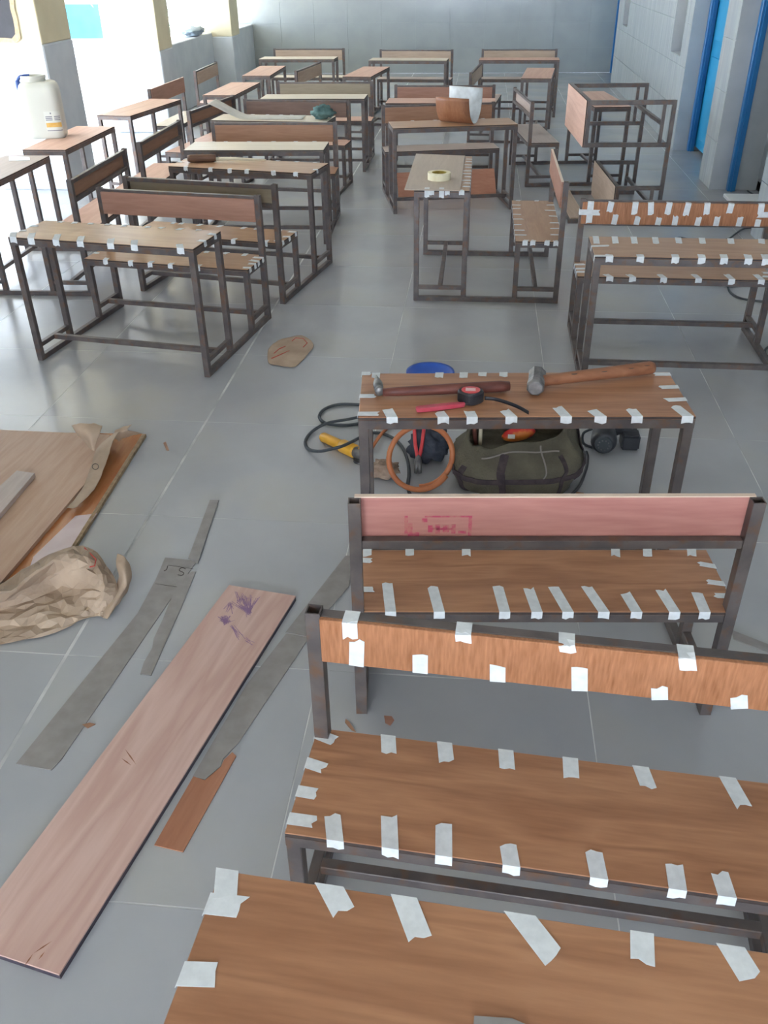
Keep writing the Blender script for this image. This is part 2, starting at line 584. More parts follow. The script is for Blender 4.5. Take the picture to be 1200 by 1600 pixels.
def fmesh():
    m = {}
    bv = 0.002
    for s in (-1, 1):
        xa, xb = (-X0, -X0+T) if s < 0 else (X0-T, X0)
        hz = HD-BT
        m['leg_a%d' % s] = MB().box(xa, xb, Y(0), Y(T), 0.001, hz-0.028).mesh('leg', bv)
        m['leg_b%d' % s] = MB().box(xa, xb, Y(A_-T), Y(A_), 0.03, hz-0.028).mesh('leg', bv)
        m['leg_c%d' % s] = MB().box(xa, xb, Y(B_), Y(B_+T), 0.03, HS-BT-0.026).mesh('leg', bv)
        m['post%d' % s] = MB().hollow(xa, xb, Y(D_-T), Y(D_), 0.001, HB).mesh('back_post')
        m['base%d' % s] = MB().box(xa+0.001, xb-0.001, Y(T*0.9), Y(D_-T*0.9), 0.0, 0.03).mesh('base_rail', bv)
        m['foot_a%d' % s] = MB().box(xa+0.003, xb-0.003, Y(T*0.9), Y(A_-T*0.9), 0.075, 0.10).mesh('foot_rail', bv)
        m['foot_c%d' % s] = MB().box(xa+0.003, xb-0.003, Y(B_+T*0.9), Y(D_-T*0.9), 0.075, 0.10).mesh('foot_rail', bv)
    m['str_a'] = MB().box(-X0+T*0.8, X0-T*0.8, Y(A_/2-0.014), Y(A_/2+0.014), 0.072, 0.099).mesh('stretcher', bv)
    q = (B_+D_)/2
    m['str_c'] = MB().box(-X0+T*0.8, X0-T*0.8, Y(q-0.014), Y(q+0.014), 0.072, 0.099).mesh('stretcher', bv)
    h1, h0 = HD-BT, HD-BT-0.03
    m['dframe'] = (MB().box(-X0, X0, Y(0), Y(T), h0, h1).box(-X0, X0, Y(A_-T), Y(A_), h0, h1)
                   .box(-X0, -X0+T, Y(T), Y(A_-T), h0, h1).box(X0-T, X0, Y(T), Y(A_-T), h0, h1)).mesh('desk_frame')
    h1, h0 = HS-BT, HS-BT-0.028
    m['sframe'] = (MB().box(-X0, X0, Y(B_), Y(B_+T), h0, h1).box(-X0+T, X0-T, Y(D_-T), Y(D_)-0.004, h0, h1)
                   .box(-X0, -X0+T, Y(B_+T), Y(D_-T), h0, h1).box(X0-T, X0, Y(B_+T), Y(D_-T), h0, h1)).mesh('seat_frame')
    m['rail_lo'] = MB().box(-X0+T, X0-T, Y(D_-T)+0.003, Y(D_)-0.003, 0.600, 0.625).mesh('back_rail', bv)
    m['rail_hi'] = MB().box(-X0+T, X0-T, Y(D_-T)+0.003, Y(D_)-0.003, 0.712, 0.737).mesh('back_rail', bv)
    m['dboard'] = MB().box(-X0, X0, Y(0), Y(A_), HD-BT, HD).mesh('desk_board', 0.0015)
    # seat board is notched round the back posts
    pts = [(-X0, Y(B_)), (X0, Y(B_)), (X0, Y(D_-T)), (X0-T, Y(D_-T)), (X0-T, Y(D_)), (-X0+T, Y(D_)), (-X0+T, Y(D_-T)), (-X0, Y(D_-T))]
    m['sboard'] = MB().prism([(x, y, HS) for x, y in pts], (0, 0, -BT)).mesh('seat_board', 0.0015)
    for kx in ('dboard', 'sboard'):
        m[kx].materials.append(W_teak)
        m[kx].materials.append(M_edge)
        for p in m[kx].polygons:
            if abs(p.normal.z) < 0.5:
                p.material_index = 1
    m['bboard'] = MB().box(-X0+T, X0-T, Y(D_-T)-0.009, Y(D_-T)+0.003, 0.594, 0.722).mesh('backrest_board', 0.0015)
    m['bboard_tall'] = MB().box(-X0+T*0.5, X0-T*0.5, Y(D_-T)-0.012, Y(D_-T)+0.001, 0.592, 0.744).mesh('backrest_board', 0.0015)
    m['bboard_high'] = MB().box(-X0+T, X0-T, Y(D_-T)-0.009, Y(D_-T)+0.003, 0.640, 0.756).mesh('backrest_board', 0.0015)
    m['rail_lo_high'] = MB().box(-X0+T, X0-T, Y(D_-T)+0.003, Y(D_)-0.003, 0.634, 0.660).mesh('back_rail', bv)
    m['rail_hi_high'] = MB().box(-X0+T, X0-T, Y(D_-T)+0.003, Y(D_)-0.003, 0.731, 0.756).mesh('back_rail', bv)
    for s in (-1, 1):
        xa, xb = (-X0, -X0+T) if s < 0 else (X0-T, X0)
        m['post_high%d' % s] = MB().hollow(xa, xb, Y(D_-T), Y(D_), 0.001, 0.762).mesh('back_post')
    m['pale_edge'] = MB().box(-X0+T*0.5-0.0005, X0-T*0.5+0.0005, Y(D_-T)-0.0125, Y(D_-T)+0.0015, 0.741, 0.7445).mesh('pale_edge')
    m['bboard_wide'] = MB().box(-X0+0.012, X0-0.012, Y(D_-T)-0.013, Y(D_-T)-0.001, 0.612, 0.730).mesh('backrest_board', 0.0015)
    return m


FM = fmesh()


class Desk:
    pass


def desk(u, v, deg, label, md, ms, mbk, style='rail', group=DG, matrix=None):
    d = Desk()
    root = empty('school_desk', (u, v, 0), label, 'school desk', group, R(deg))
    if matrix is not None:
        root.matrix_world = matrix
    d.root = root
    for s in (-1, 1):
        for kx, nm in (('leg_a', 'leg'), ('leg_b', 'leg'), ('leg_c', 'leg'), ('post', 'back_post'), ('base', 'base_rail'), ('foot_a', 'foot_rail'), ('foot_c', 'foot_rail')):
            link(nm, FM['%s%s%d' % (kx, '_high' if style == 'high' and kx == 'post' else '', s)], root, m=M_steel)
    for kx, nm in (('str_a', 'stretcher'), ('str_c', 'stretcher'), ('dframe', 'desk_frame'), ('sframe', 'seat_frame'), ('rail_lo_high' if style == 'high' else 'rail_lo', 'back_rail')):
        link(nm, FM[kx], root, m=M_steel)
    if style != 'tall':
        link('back_rail', FM['rail_hi_high' if style == 'high' else 'rail_hi'], root, m=M_steel)
    d.desk = link('desk_board', FM['dboard'], root, m=md)
    d.seat = link('seat_board', FM['sboard'], root, m=ms)
    d.back = link('backrest_board', FM[{'rail': 'bboard', 'high': 'bboard_high', 'tall': 'bboard_tall', 'wide': 'bboard_wide'}[style]], root, m=mbk)
    if style == 'tall':
        link('pale_edge', FM['pale_edge'], d.back, m=W_edgep)
    d.backy = {'rail': Y(D_-T)-0.009, 'high': Y(D_-T)-0.009, 'tall': Y(D_-T)-0.012, 'wide': Y(D_-T)-0.013}[style]
    bpy.context.view_layer.update() if matrix is not None else None
    a = R(deg)
    d.inv = (Matrix.Translation((u, v, 0)) @ Matrix.Rotation(a, 4, 'Z')).inverted()
    return d


rt = random.Random(3)


def strip_mesh(p0, p1, wdt, n, fold=None, fold_len=0.03, edge=None):
    """tape from inner end p0 to p1 on a plane of normal n, then folded along vector fold"""
    p0, p1, n = Vector(p0), Vector(p1), Vector(n)
    t = (p1-p0).normalized()
    s = n.cross(t).normalized()
    h = wdt/2
    e = 0.0012
    j = lambda k: (rt.random()-0.5)*k
    rows = []
    rows.append([p0+t*j(0.012)-s*h, p0+t*j(0.012)-s*h*0.3, p0+t*j(0.012)+s*h*0.35, p0+t*j(0.012)+s*h])
    if edge is None:
        se, he = s, h
    else:
        se = Vector(edge)
        se = se if se.dot(s) > 0 else -se
        he = h/max(0.5, abs(se.dot(s)))
    rows.append([p1-se*he, p1-se*he*0.3, p1+se*he*0.35, p1+se*he])
    rows = [[q+n*e for q in r] for r in rows]
    if fold is not None:
        f = Vector(fold).normalized()
        o = t*0.0016 if abs(t.dot(n)) < 0.5 else Vector()
        out = Vector(fold[0:3])
        # the outward direction is perpendicular to fold and in the plane of the board
        rows.append([q+o*1.0+f*(fold_len+j(0.008)) for q in rows[-1]])
    return MB().grid(rows)


def tape(d, board, p0, p1, wdt=0.034, n=(0, 0, 1), fold=(0, 0, -1), fl=0.026, edge=None):
    mb = strip_mesh(p0, p1, wdt, n, fold, fl, edge)
    o = part('tape_strip', mb, M_tape, board)
    solid(o, 0.0008, 1.0)
    return o


def tape_px(d, board, z, inner, edge, wdt=0.034, side=None, fl=0.026):
    """tape on a level board from pixel positions; side snaps the edge end ('f' front, 'b' back, 'l', 'r')"""
    a = d.inv @ P(inner[0], inner[1], z)
    b = d.inv @ P(edge[0], edge[1], z)
    y0, y1 = (Y(0), Y(A_)) if board is d.desk else (Y(B_), Y(D_))
    if side == 'f':
        b.y = y0-0.0015
    elif side == 'b':
        b.y = y1+0.0015
    elif side == 'l':
        b.x = -X0-0.0015
    elif side == 'r':
        b.x = X0+0.0015
    if (a-b).length < 0.015:
        a = b+(a-b).normalized()*0.02
    a.z = b.z = z
    tape(d, board, a, b, wdt, fl=fl, edge=(1, 0, 0) if side in ('f', 'b') else (0, 1, 0))


def tape_row(d, which, side, n, ln=0.035, wdt=0.03, skip=(), jit=0.6, a0=0.05, a1=0.95):
    board = d.desk if which == 'desk' else d.seat
    z = HD if which == 'desk' else HS
    y0, y1 = (Y(0), Y(A_)) if which == 'desk' else (Y(B_), Y(D_))
    for i in range(n):
        if i in skip:
            continue
        f = a0+(a1-a0)*(i+0.5+(rt.random()-0.5)*jit)/n
        l = ln*(0.75+0.5*rt.random())
        sl = (rt.random()-0.5)*0.02
        if side in 'fb':
            x = -X0+L_*f
            e = y0-0.0015 if side == 'f' else y1+0.0015
            tape(d, board, (x+sl, e+(l if side == 'f' else -l), z), (x, e, z), wdt, edge=(1, 0, 0))
        else:
            y = y0+(y1-y0)*f
            e = -X0-0.0015 if side == 'l' else X0+0.0015
            tape(d, board, (e+(l if side == 'l' else -l), y+sl, z), (e, y, z), wdt, edge=(0, 1, 0))


def back_tape(d, x, z0, z1, wdt=0.034, dx=0.0, over=True):
    """tape on the front face of the backrest from z0 to z1 (z1 at the edge), optionally folded over the rim"""
    y = d.backy
    f = (0, 1, 0) if over else None
    mb = strip_mesh((x+dx, y, z0), (x, y, z1), wdt, (0, -1, 0), f, 0.014)
    o = part('tape_strip', mb, M_tape, d.back)
    solid(o, 0.0008, 1.0)


DK = {}
DK['S'] = desk(0.173, 0.910, -4.2, 'teak laminate desk with wide tape strips across the bench, next to the peach plank', W_teak, W_teak, W_teakv, 'high')
DK['R'] = desk(0.193, 2.342, 184.7, 'desk with hammers on its top and a rose coloured back board', W_teak, W_teak, W_rose, 'tall')
DK['K'] = desk(1.095, 4.648, -0.5, 'taped desk with orange backrest taped along both edges, beside a black cable', W_tan, W_tan, W_teakv, 'wide')
DK['A'] = desk(-1.832, 4.740, -8.9, 'taped tan desk with pinkish backrest, behind the kraft paper scrap', W_tan, W_tan, W_red)
DK['B'] = desk(-1.635, 5.924, 169.0, 'taped desk with a brown handled tool on its top', W_tan, W_tan, W_olive)
DK['C'] = desk(-1.680, 7.194, 1.9, 'pale topped desk with plain brown backrest, between the tool desk and the green cloth desk', W_pale, W_brown, W_brown)
DK['D'] = desk(-1.790, 8.493, -5.3, 'desk with green cloth and a bent laminate strip on its top', W_pale, W_pink, W_dark)
DK['E'] = desk(-1.682, 9.840, 0.6, 'pale topped desk with olive backrest, just beyond the green cloth desk', W_pale, W_pink, W_olive)
DK['F'] = desk(-2.533, 13.637, -1.3, 'pale topped desk by the end wall, in the corner near the window sill', W_pale, W_pale, W_beige)
DK['F2'] = desk(-0.971, 13.394, -3.8, 'pale topped desk by the end wall, the middle one of its row', W_pale, W_greyp, W_beige)
DK['P'] = desk(0.487, 13.377, -1.9, 'pale topped desk by the end wall, nearest the blue door', W_pink, W_greyp, W_beige)
DK['I'] = desk(-0.294, 8.249, 11.8, 'desk with a curled teak laminate sheet on its top', W_tan, W_greyp, W_brown)
DK['J'] = desk(-0.386, 9.552, -0.4, 'pink topped desk with dark red backrest, behind the curled laminate sheet', W_pink, W_pink, W_red)
DK['G'] = desk(-2.981, 11.819, 90.8, 'sideways pink desk by the window sill, with a thin beige backrest against the pier', W_pink, W_pink, W_beige)
DK['V2'] = desk(-2.971, 10.168, 87.9, 'sideways pink desk with reddish backrest turned to the open doorway', W_pink, W_pale, W_red, 'tall')
DK['H'] = desk(0.080, 6.020, -90.0, 'sideways desk with a tape roll on a grey board', W_tan, W_tan, W_red, 'tall')
DK['N'] = desk(0.844, 9.352, 97.4, 'upright sideways desk with pale grey backrest behind the tipped over desk', W_pink, W_greyp, W_greyp)
DK['Q'] = desk(0.364, 11.535, 84.2, 'sideways pink topped desk in front of the end wall desk by the blue door', W_pink, W_greyp, W_beige)
DK['X'] = desk(-1.688, 11.741, 83.2, 'sideways orange pink topped desk in the gap before the middle end wall desk', W_pink, W_pale, W_beige)
DK['V1'] = desk(-2.956, 8.800, -98.6, 'sideways pink desk in the open doorway, its bench towards the bent laminate strip', W_pink, W_pink, W_brown)
DK['U'] = desk(-2.975, 7.230, -89.8, 'sideways desk carrying the white jerrycan', W_pink, W_pink, W_brown)
DK['T'] = desk(-2.992, 5.963, -89.1, 'sideways grey topped desk next to the jerrycan desk, with a white strip on it', W_greyp, W_pink, W_brown)
# the one lying on its back
t_ = R(3.223)
Zv = Vector((-cos(t_), -sin(t_), 0))
Yv = Vector((0, 0, -1))
Xv = Yv.cross(Zv)
o_ = Vector((1.0988, 8.0012, 0))-Zv*0.37+Vector((0, 0, D_/2))
ML = Matrix(((Xv.x, Yv.x, Zv.x, o_.x), (Xv.y, Yv.y, Zv.y, o_.y), (Xv.z, Yv.z, Zv.z, o_.z), (0, 0, 0, 1)))
DK['L'] = desk(0, 0, 0, 'desk tipped over onto its back with its pink top upright', W_pink, W_beige, W_beige, matrix=ML)

# ---- tape, desk S (pixel positions on the boards)
d = DK['S']
z6 = lambda x, y: (440+x/1.579, 930+y/1.579)
for a, b in [((130, 360), (70, 340)), ((105, 428), (50, 412)), ((88, 492), (28, 482)), ((80, 560), (8, 550))]:
    tape_px(d, d.seat, HS, z6(*a), z6(*b), 0.030, 'l', 0.012)
for a, b in [((265, 392), (263, 345)), ((407, 412), (402, 362)), ((557, 432), (553, 380)), ((715, 455), (712, 402)), ((905, 475), (885, 424)), ((1140, 522), (1100, 455))]:
    tape_px(d, d.seat, HS, z6(*a), z6(*b), 0.034, 'b')
for a, b in [((125, 540), (135, 595)), ((265, 548), (270, 615)), ((400, 565), (402, 630)), ((558, 615), (568, 655)), ((770, 635), (783, 685)), ((968, 665), (976, 715)), ((1080, 685), (1098, 735))]:
    tape_px(d, d.seat, HS, z6(*a), z6(*b), 0.034, 'f', 0.024)
z7 = lambda x, y: (240+x/1.25, 1300+y/1.25)
for a, b, w_ in [((140, 128), (147, 66), 0.036), ((370, 155), (345, 95), 0.036), ((520, 208), (490, 118), 0.036), ((780, 245), (715, 155), 0.036), ((955, 255), (953, 190), 0.034), ((1165, 285), (1125, 215), 0.036)]:
    tape_px(d, d.desk, HD, z7(*a), z7(*b), w_, 'b', 0.008)
for a, b in [((175, 148), (92, 138)), ((125, 280), (38, 275))]:
    tape_px(d, d.desk, HD, z7(*a), z7(*b), 0.036, 'l', 0.008)


def on_back(d, px, py):
    """x, z on the backrest face under a pixel"""
    o = d.inv @ CO
    q = d.inv.to_3x3() @ ray(px, py)
    t = (d.backy-o.y)/q.y
    h = o+q*t
    return h.x, h.z


for a, b, top in [((170, 105), (167, 50), 1), ((449, 114), (449, 70), 1), ((707, 140), (707, 98), 1), ((1003, 182), (1005, 132), 1),
                  ((186, 112), (184, 163), 0), ((342, 148), (342, 186), 0), ((533, 176), (533, 211), 0), ((735, 178), (735, 237), 0), ((932, 228), (932, 262), 0), ((1128, 248), (1128, 285), 0)]:
    xa, za = on_back(d, *z6(*a))
    xb, zb = on_back(d, *z6(*b))
    back_tape(d, xb, za, 0.7565 if top else 0.6395, 0.032, xa-xb, True)
    if top:
        o = part('tape_strip', strip_mesh((xb, d.backy+0.0005, 0.757), (xb, d.backy+0.036, 0.757), 0.032, (0, 0, 1)), M_tape, d.back)
        solid(o, 0.0008, 1.0)

# ---- desk R
d = DK['R']
z2 = lambda x, y: (460+x/1.875, 550+y/1.875)
for a, b in [((272, 168), (286, 192)), ((425, 178), (437, 200)), ((512, 174), (522, 198)), ((615, 172), (637, 196)), ((770, 163), (797, 192)), ((872, 172), (899, 194)), ((985, 168), (1007, 194)), ((1115, 160), (1150, 185))]:
    tape_px(d, d.desk, HD, z2(*a), z2(*b), 0.034, 'b', 0.022)
for a, b in [((238, 76), (240, 58)), ((423, 76), (425, 58)), ((495, 76), (496, 58)), ((550, 72), (551, 58)), ((612, 74), (612, 58)), ((705, 70), (706, 58))]:
    tape_px(d, d.desk, HD, z2(*a), z2(*b), 0.028, 'f', 0.01)
for a, b in [((238, 130), (188, 130)), ((245, 182), (186, 182)), ((222, 64), (196, 64))]:
    tape_px(d, d.desk, HD, z2(*a), z2(*b), 0.028, 'r', 0.01)
for a, b in [((1055, 66), (1096, 66)), ((1070, 105), (1122, 103)), ((1088, 142), (1150, 139))]:
    tape_px(d, d.desk, HD, z2(*a), z2(*b), 0.026, 'l', 0.01)
z3 = lambda x, y: (520+x/1.7647, 760+y/1.7647)
for a, b in [((150, 268), (160, 315)), ((275, 278), (292, 318)), ((455, 278), (470, 320)), ((540, 283), (558, 322)), ((608, 278), (642, 320)), ((700, 278), (740, 322)), ((806, 295), (830, 325)), ((905, 288), (935, 328)), ((1003, 293), (1016, 325))]:
    tape_px(d, d.seat, HS, z3(*a), z3(*b), 0.03, 'b', 0.022)
for a, b in [((1010, 214), (1065, 222)), ((1035, 264), (1095, 270)), ((1053, 302), (1092, 303))]:
    tape_px(d, d.seat, HS, z3(*a), z3(*b), 0.022, 'l', 0.01)
for a, b in [((108, 206), (72, 203)), ((114, 285), (72, 285))]:
    tape_px(d, d.seat, HS, z3(*a), z3(*b), 0.024, 'r', 0.01)
for x in (95, 212, 368, 780, 868, 990):
    tape_px(d, d.seat, HS, z3(x, 192), z3(x, 176), 0.026, 'f', 0.01)
# pink stamp on the back of the rose board
M_stamp = mat('magenta_stamp', rgb(190, 74, 98), 0.6, rgb(190, 118, 108), 55, lo=0.42, hi=0.58)
sy = d.backy+0.0135
def on_backface(px, py):
    o = d.inv @ CO
    q = d.inv.to_3x3() @ ray(px, py)
    h = o+q*((sy-o.y)/q.y)
    return h.x, h.z
sx0, sz0 = on_backface(632, 806)
sx1, sz1 = on_backface(736, 845)
sw, sh = abs(sx1-sx0), abs(sz0-sz1)
mb = MB()
cx_, cz_ = (sx0+sx1)/2, (sz0+sz1)/2
SXs = (sx1-sx0)
for (fx0, fx1, fz0, fz1) in [(0.0, .05, .3, 1), (.05, .12, .1, .7), (.12, .22, 0, .35), (.95, 1, 0, 1), (.3, .95, .94, 1), (.35, .42, .35, .62), (.46, .53, .3, .66), (.57, .66, .35, .62), (.42, .74, .44, .52), (.7, .76, .3, .66), (.3, .95, 0, .06), (.26, .34, .75, .9), (.8, .92, .3, .4)]:
    xa, xb = sorted((sx0+SXs*fx0, sx0+SXs*fx1))
    za, zb = sorted((sz1+(sz0-sz1)*fz0, sz1+(sz0-sz1)*fz1))
    mb.box(xa, xb, sy-0.0002, sy+0.0006, za, zb)
part('ink_stamp', mb, M_stamp, d.back)

# ---- desk K
d = DK['K']
zk = lambda x, y: (860+x/3.529, 220+y/3.529)
for x in (338, 472, 557, 660, 765, 870, 1003, 1170):
    xb, zb = on_back(d, *zk(x, 330))
    back_tape(d, xb, 0.730-0.045-0.02*rt.random(), 0.7305, 0.032, (rt.random()-0.5)*0.014)
for x in (348, 472, 590, 683, 808, 912, 1037, 1140):
    xb, zb = on_back(d, *zk(x, 465))
    back_tape(d, xb, 0.612+0.04+0.012*rt.random(), 0.6115, 0.03, 0.008*rt.random())
xb, zb = on_back(d, *zk(225, 330))
back_tape(d, xb, 0.614, 0.7305, 0.034)
x0, z0 = on_back(d, *zk(268, 410))
o = part('tape_strip', strip_mesh((x0, d.backy-0.002, 0.675), (-X0-0.001, d.backy-0.002, 0.677), 0.03, (0, -1, 0), (0, 1, 0), 0.03), M_tape, d.back)
solid(o, 0.0008, 1.0)
o = part('tape_strip', strip_mesh((X0-0.09, d.backy-0.002, 0.675), (X0+0.001, d.backy-0.002, 0.677), 0.03, (0, -1, 0), (0, 1, 0), 0.03), M_tape, d.back)
solid(o, 0.0008, 1.0)
for x in (255, 360, 465, 583, 710, 840, 997, 1165):
    tape_px(d, d.desk, HD, zk(x, 568), zk(x, 545), 0.03, 'b')
for x in (322, 492, 685, 830, 952, 1085, 1180):
    tape_px(d, d.desk, HD, zk(x, 628), zk(x+12, 655), 0.034, 'f')
for a, b in [((320, 580), (222, 582)), ((330, 635), (240, 635))]:
    tape_px(d, d.desk, HD, zk(*a), zk(*b), 0.028, 'l')
for x in (305, 430, 600, 790, 970, 1130):
    tape_px(d, d.seat, HS, zk(x, 738), zk(x+25, 755), 0.034, 'f')
tape_row(d, 'seat', 'l', 3, 0.05)
tape_row(d, 'seat', 'b', 8)
tape_row(d, 'seat', 'r', 3, 0.05)

# ---- desk A, B, H, I
d = DK['A']
za = lambda x, y: (x/2.727, 200+y/2.727)
for x, y in [(62, 462), (142, 465), (252, 470), (352, 478), (478, 488), (578, 495), (768, 512)]:
    tape_px(d, d.desk, HD, za(x-4, y-16), za(x, y), 0.034, 'f', 0.03)
tape_row(d, 'desk', 'b', 9, 0.03)
tape_row(d, 'desk', 'r', 2, 0.04)
tape_row(d, 'desk', 'l', 2, 0.03)
tape_row(d, 'seat', 'f', 6, 0.03, skip=(5,))
tape_row(d, 'seat', 'b', 8, 0.04)
tape_row(d, 'seat', 'r', 4, 0.05)
tape_row(d, 'seat', 'l', 2, 0.04)
d = DK['B']
tape_row(d, 'desk', 'b', 6, 0.02)
tape_row(d, 'desk', 'f', 8, 0.025)
tape_row(d, 'desk', 'l', 1, 0.03)
tape_row(d, 'desk', 'r', 2, 0.04)
tape_row(d, 'seat', 'f', 7, 0.04)
tape_row(d, 'seat', 'b', 6, 0.04)
tape_row(d, 'seat', 'l', 3, 0.05)
d = DK['H']
tape_row(d, 'desk', 'b', 10, 0.05, 0.026, jit=0.3)
tape_row(d, 'desk', 'r', 3, 0.02, a0=0.2, a1=0.98, jit=0.2)
tape_row(d, 'seat', 'f', 7, 0.06, 0.024, jit=0.3)
tape_row(d, 'seat', 'b', 6, 0.06, 0.024, jit=0.3)
tape_row(d, 'seat', 'r', 4, 0.03, 0.03)
tape_row(d, 'seat', 'l', 2, 0.03, 0.03)
# grey board fixed over most of the desk top of H
cs = [P(632, 295, HD+0.009), P(719, 297, HD+0.009), P(727, 243, HD+0.009), P(650, 240, HD+0.009)]
cs = [d.inv @ p for p in cs]
gb = part('cover_board', MB().prism(cs, (0, 0, -0.008)), wood('grey_beige_board', rgb(178, 160, 142), rgb(190, 172, 154), 0.5, 0.3), d.root, 0.001)
for px in (667, 690):
    a = d.inv @ P(px, 293, HD+0.009)
    b = d.inv @ P(px, 296, HD+0.009)
    b.x = X0+0.002
    a.x = X0-0.03
    a.y = b.y
    a.z = b.z = HD+0.0092
    o = part('tape_strip', strip_mesh(a, b, 0.03, (0, 0, 1), (0, 0, -1), 0.05), M_tape, gb)
    solid(o, 0.0008, 1.0)
d = DK['I']
tape_row(d, 'desk', 'b', 4, 0.02)
d = DK['C']
tape_row(d, 'desk', 'b', 6, 0.02)
d = DK['D']
tape_row(d, 'desk', 'b', 7, 0.03)
tape_row(DK['T'], 'seat', 'b', 4, 0.03)

# ------------------------------------------------------------------ things on the far desks
# roll of masking tape on the grey board of the sideways desk
c = P(686, 280, HD+0.010)
root = empty('tape_roll', c, 'cream roll of masking tape on the grey board', 'tape roll')
ri, ro_, hh = 0.047, 0.072, 0.042
prof = [(ri, 0), (ro_, 0), (ro_, hh), (ri, hh), (ri, 0)]
mb = MB()
mb.loft([[(r*cos(2*pi*i/40), r*sin(2*pi*i/40), z) for i in range(40)] for r, z in prof], False, False)
part('tape_winding', mb, mat('tape_cream', rgb(228, 216, 178), 0.6, rgb(236, 226, 192), 30), root)
prof = [(ri-0.004, 0), (ri, 0.0), (ri, hh*0.98), (ri-0.004, hh*0.98), (ri-0.004, 0)]
mb = MB()
mb.loft([[(r*cos(2*pi*i/40), r*sin(2*pi*i/40), z) for i in range(40)] for r, z in prof], False, False)
part('core_ring', mb, mat('tape_core_yellow', rgb(190, 168, 60), 0.6, rgb(160, 130, 50), 40), root)

# curled teak laminate sheet
c = P(716, 192, HD)
root = empty('laminate_sheet', (c.x, c.y, HD), 'curled sheet of teak laminate with a white back standing on a desk', 'laminate sheet')
ph = R(-26)
ax, bx_ = Vector((cos(ph), sin(ph), 0)), Vector((-sin(ph), cos(ph), 0))
rc, ln = 0.118, 0.31
rows_o, rows_i = [], []
for i in range(25):
    t = R(-84+i*(184/24))
    rr = 0.10
    for rows, r2 in ((rows_o, rr), (rows_i, rr-0.0022)):
        rows.append([ax*((f-0.5)*ln+0.012*sin(t)) + bx_*(r2*sin(t)) + Vector((0, 0, 0.002+(0.10-r2)+(r2+0.125)*(1-cos(t)))) for f in (0, .33, .66, 1)])
o = part('outer_face', MB().grid(rows_o), wood('brown_curl_laminate', rgb(136, 86, 56), rgb(158, 108, 76), 0.45, 0.2, along='z'), root, smooth=True)
solid(o, 0.001)
o = part('white_back', MB().grid(rows_i), mat('laminate_white_back', rgb(206, 208, 206), 0.55, rgb(180, 180, 176), 14), root, smooth=True)
solid(o, 0.001)

# bent strip and green cloth on desk D
def ribbon(name, pts, half, m, parent=None, thick=0.0015, wd=Vector((0, 1, 0)), mlt=None):
    pts = smooth_path(pts, 5)
    rows = []
    for i, p in enumerate(pts):
        f = mlt[0]+(mlt[1]-mlt[0])*i/(len(pts)-1) if mlt else 1.0
        rows.append([p-wd*half*f, p+wd*half*f])
    o = link(name, MB().grid(rows).mesh(name, 0, True, (m,)), parent)
    solid(o, thick, 0)
    return o


pts = []
for px, py in [(331, 158), (345, 165), (362, 174), (384, 183), (410, 188), (440, 187), (475, 183)]:
    q = PV(px, py, 8.21)
    q.z = max(q.z, HD+0.004)
    pts.append(q)
o = ribbon('laminate_strip', pts, 0.135, mat('pale_laminate_back', rgb(190, 184, 172), 0.55, rgb(200, 194, 182), 16), mlt=(1.0, 0.8))
meta(o, 'long pale laminate strip bent upward at one end, on the desk with the green cloth', 'laminate strip')


def blob(name, c, rx, ry, rz, m, label, cat, amp=0.25, fr=2.4, seed=0, seg=28, rings=18, parent=None, flat=True, fine=0.0, group=None):
    mb = MB()
    rows = []
    for i in range(rings+1):
        th_ = pi*i/rings
        row = []
        for j in range(seg):
            a = 2*pi*j/seg
            dv = Vector((sin(th_)*cos(a), sin(th_)*sin(a), cos(th_)))
            k_ = 1+amp*noise.noise(dv*fr+Vector((seed, seed*1.7, 0)))+fine*abs(noise.noise(dv*fr*3+Vector((seed*2, 0, 1))))
            p = Vector((dv.x*rx*k_, dv.y*ry*k_, rz+dv.z*rz*k_))
            if flat:
                p.z = max(p.z, 0.0)
            row.append(p)
        rows.append(row)
    mb.loft(rows, False, False)
    bmesh.ops.remove_doubles(mb.bm, verts=mb.bm.verts, dist=1e-5)
    o = link(name, mb.mesh(name, 0, True, (m,)), parent, c)
    return meta(o, label, cat, group) if label else o


c = P(505, 186, HD)
blob('cloth', (c.x, c.y, HD+0.004), 0.085, 0.07, 0.05, mat('green_cloth', rgb(66, 92, 88), 0.9, rgb(100, 128, 122), 14, bump=0.6, bscale=30), 'crumpled grey green cloth on a desk top', 'cloth', 0.5, 2.6, 3, fine=0.35)

# brown handled tool on desk B
root = empty('scraper', P(338, 252, HD), 'brown handled tool with a long pale blade on a taped desk', 'hand tool')
o0 = Vector(root.location)
a = P(294, 254, HD)+Vector((0, 0, 0.026))-o0
b = P(338, 253, HD)+Vector((0, 0, 0.026))-o0
mb = MB().tube([a, a.lerp(b, .1), a.lerp(b, .9), b], [0.021, 0.026, 0.026, 0.023], 14)
part('handle', mb, wood('dark_handle_wood', rgb(96, 66, 48), rgb(122, 88, 66), 0.5, 0.4), root, smooth=True)
c = P(416, 253, HD)+Vector((0, 0, 0.012))-o0
part('blade', MB().tube([b-Vector((0, 0, .008)), b.lerp(c, .3), c], [0.014, 0.011, 0.006], 10), mat('pale_stick', rgb(222, 208, 178), 0.5, rgb(230, 218, 190), 20), root, smooth=True)

# white strip on desk T
local_slab('paper_strip', [P(14, 251, HD+.003), P(14, 244, HD+.003), P(46, 245, HD+.003), P(47, 250, HD+.003)], 0.002, mat('white_strip', rgb(232, 234, 236), 0.3), 'white strip lying on a grey desk top', 'paper')

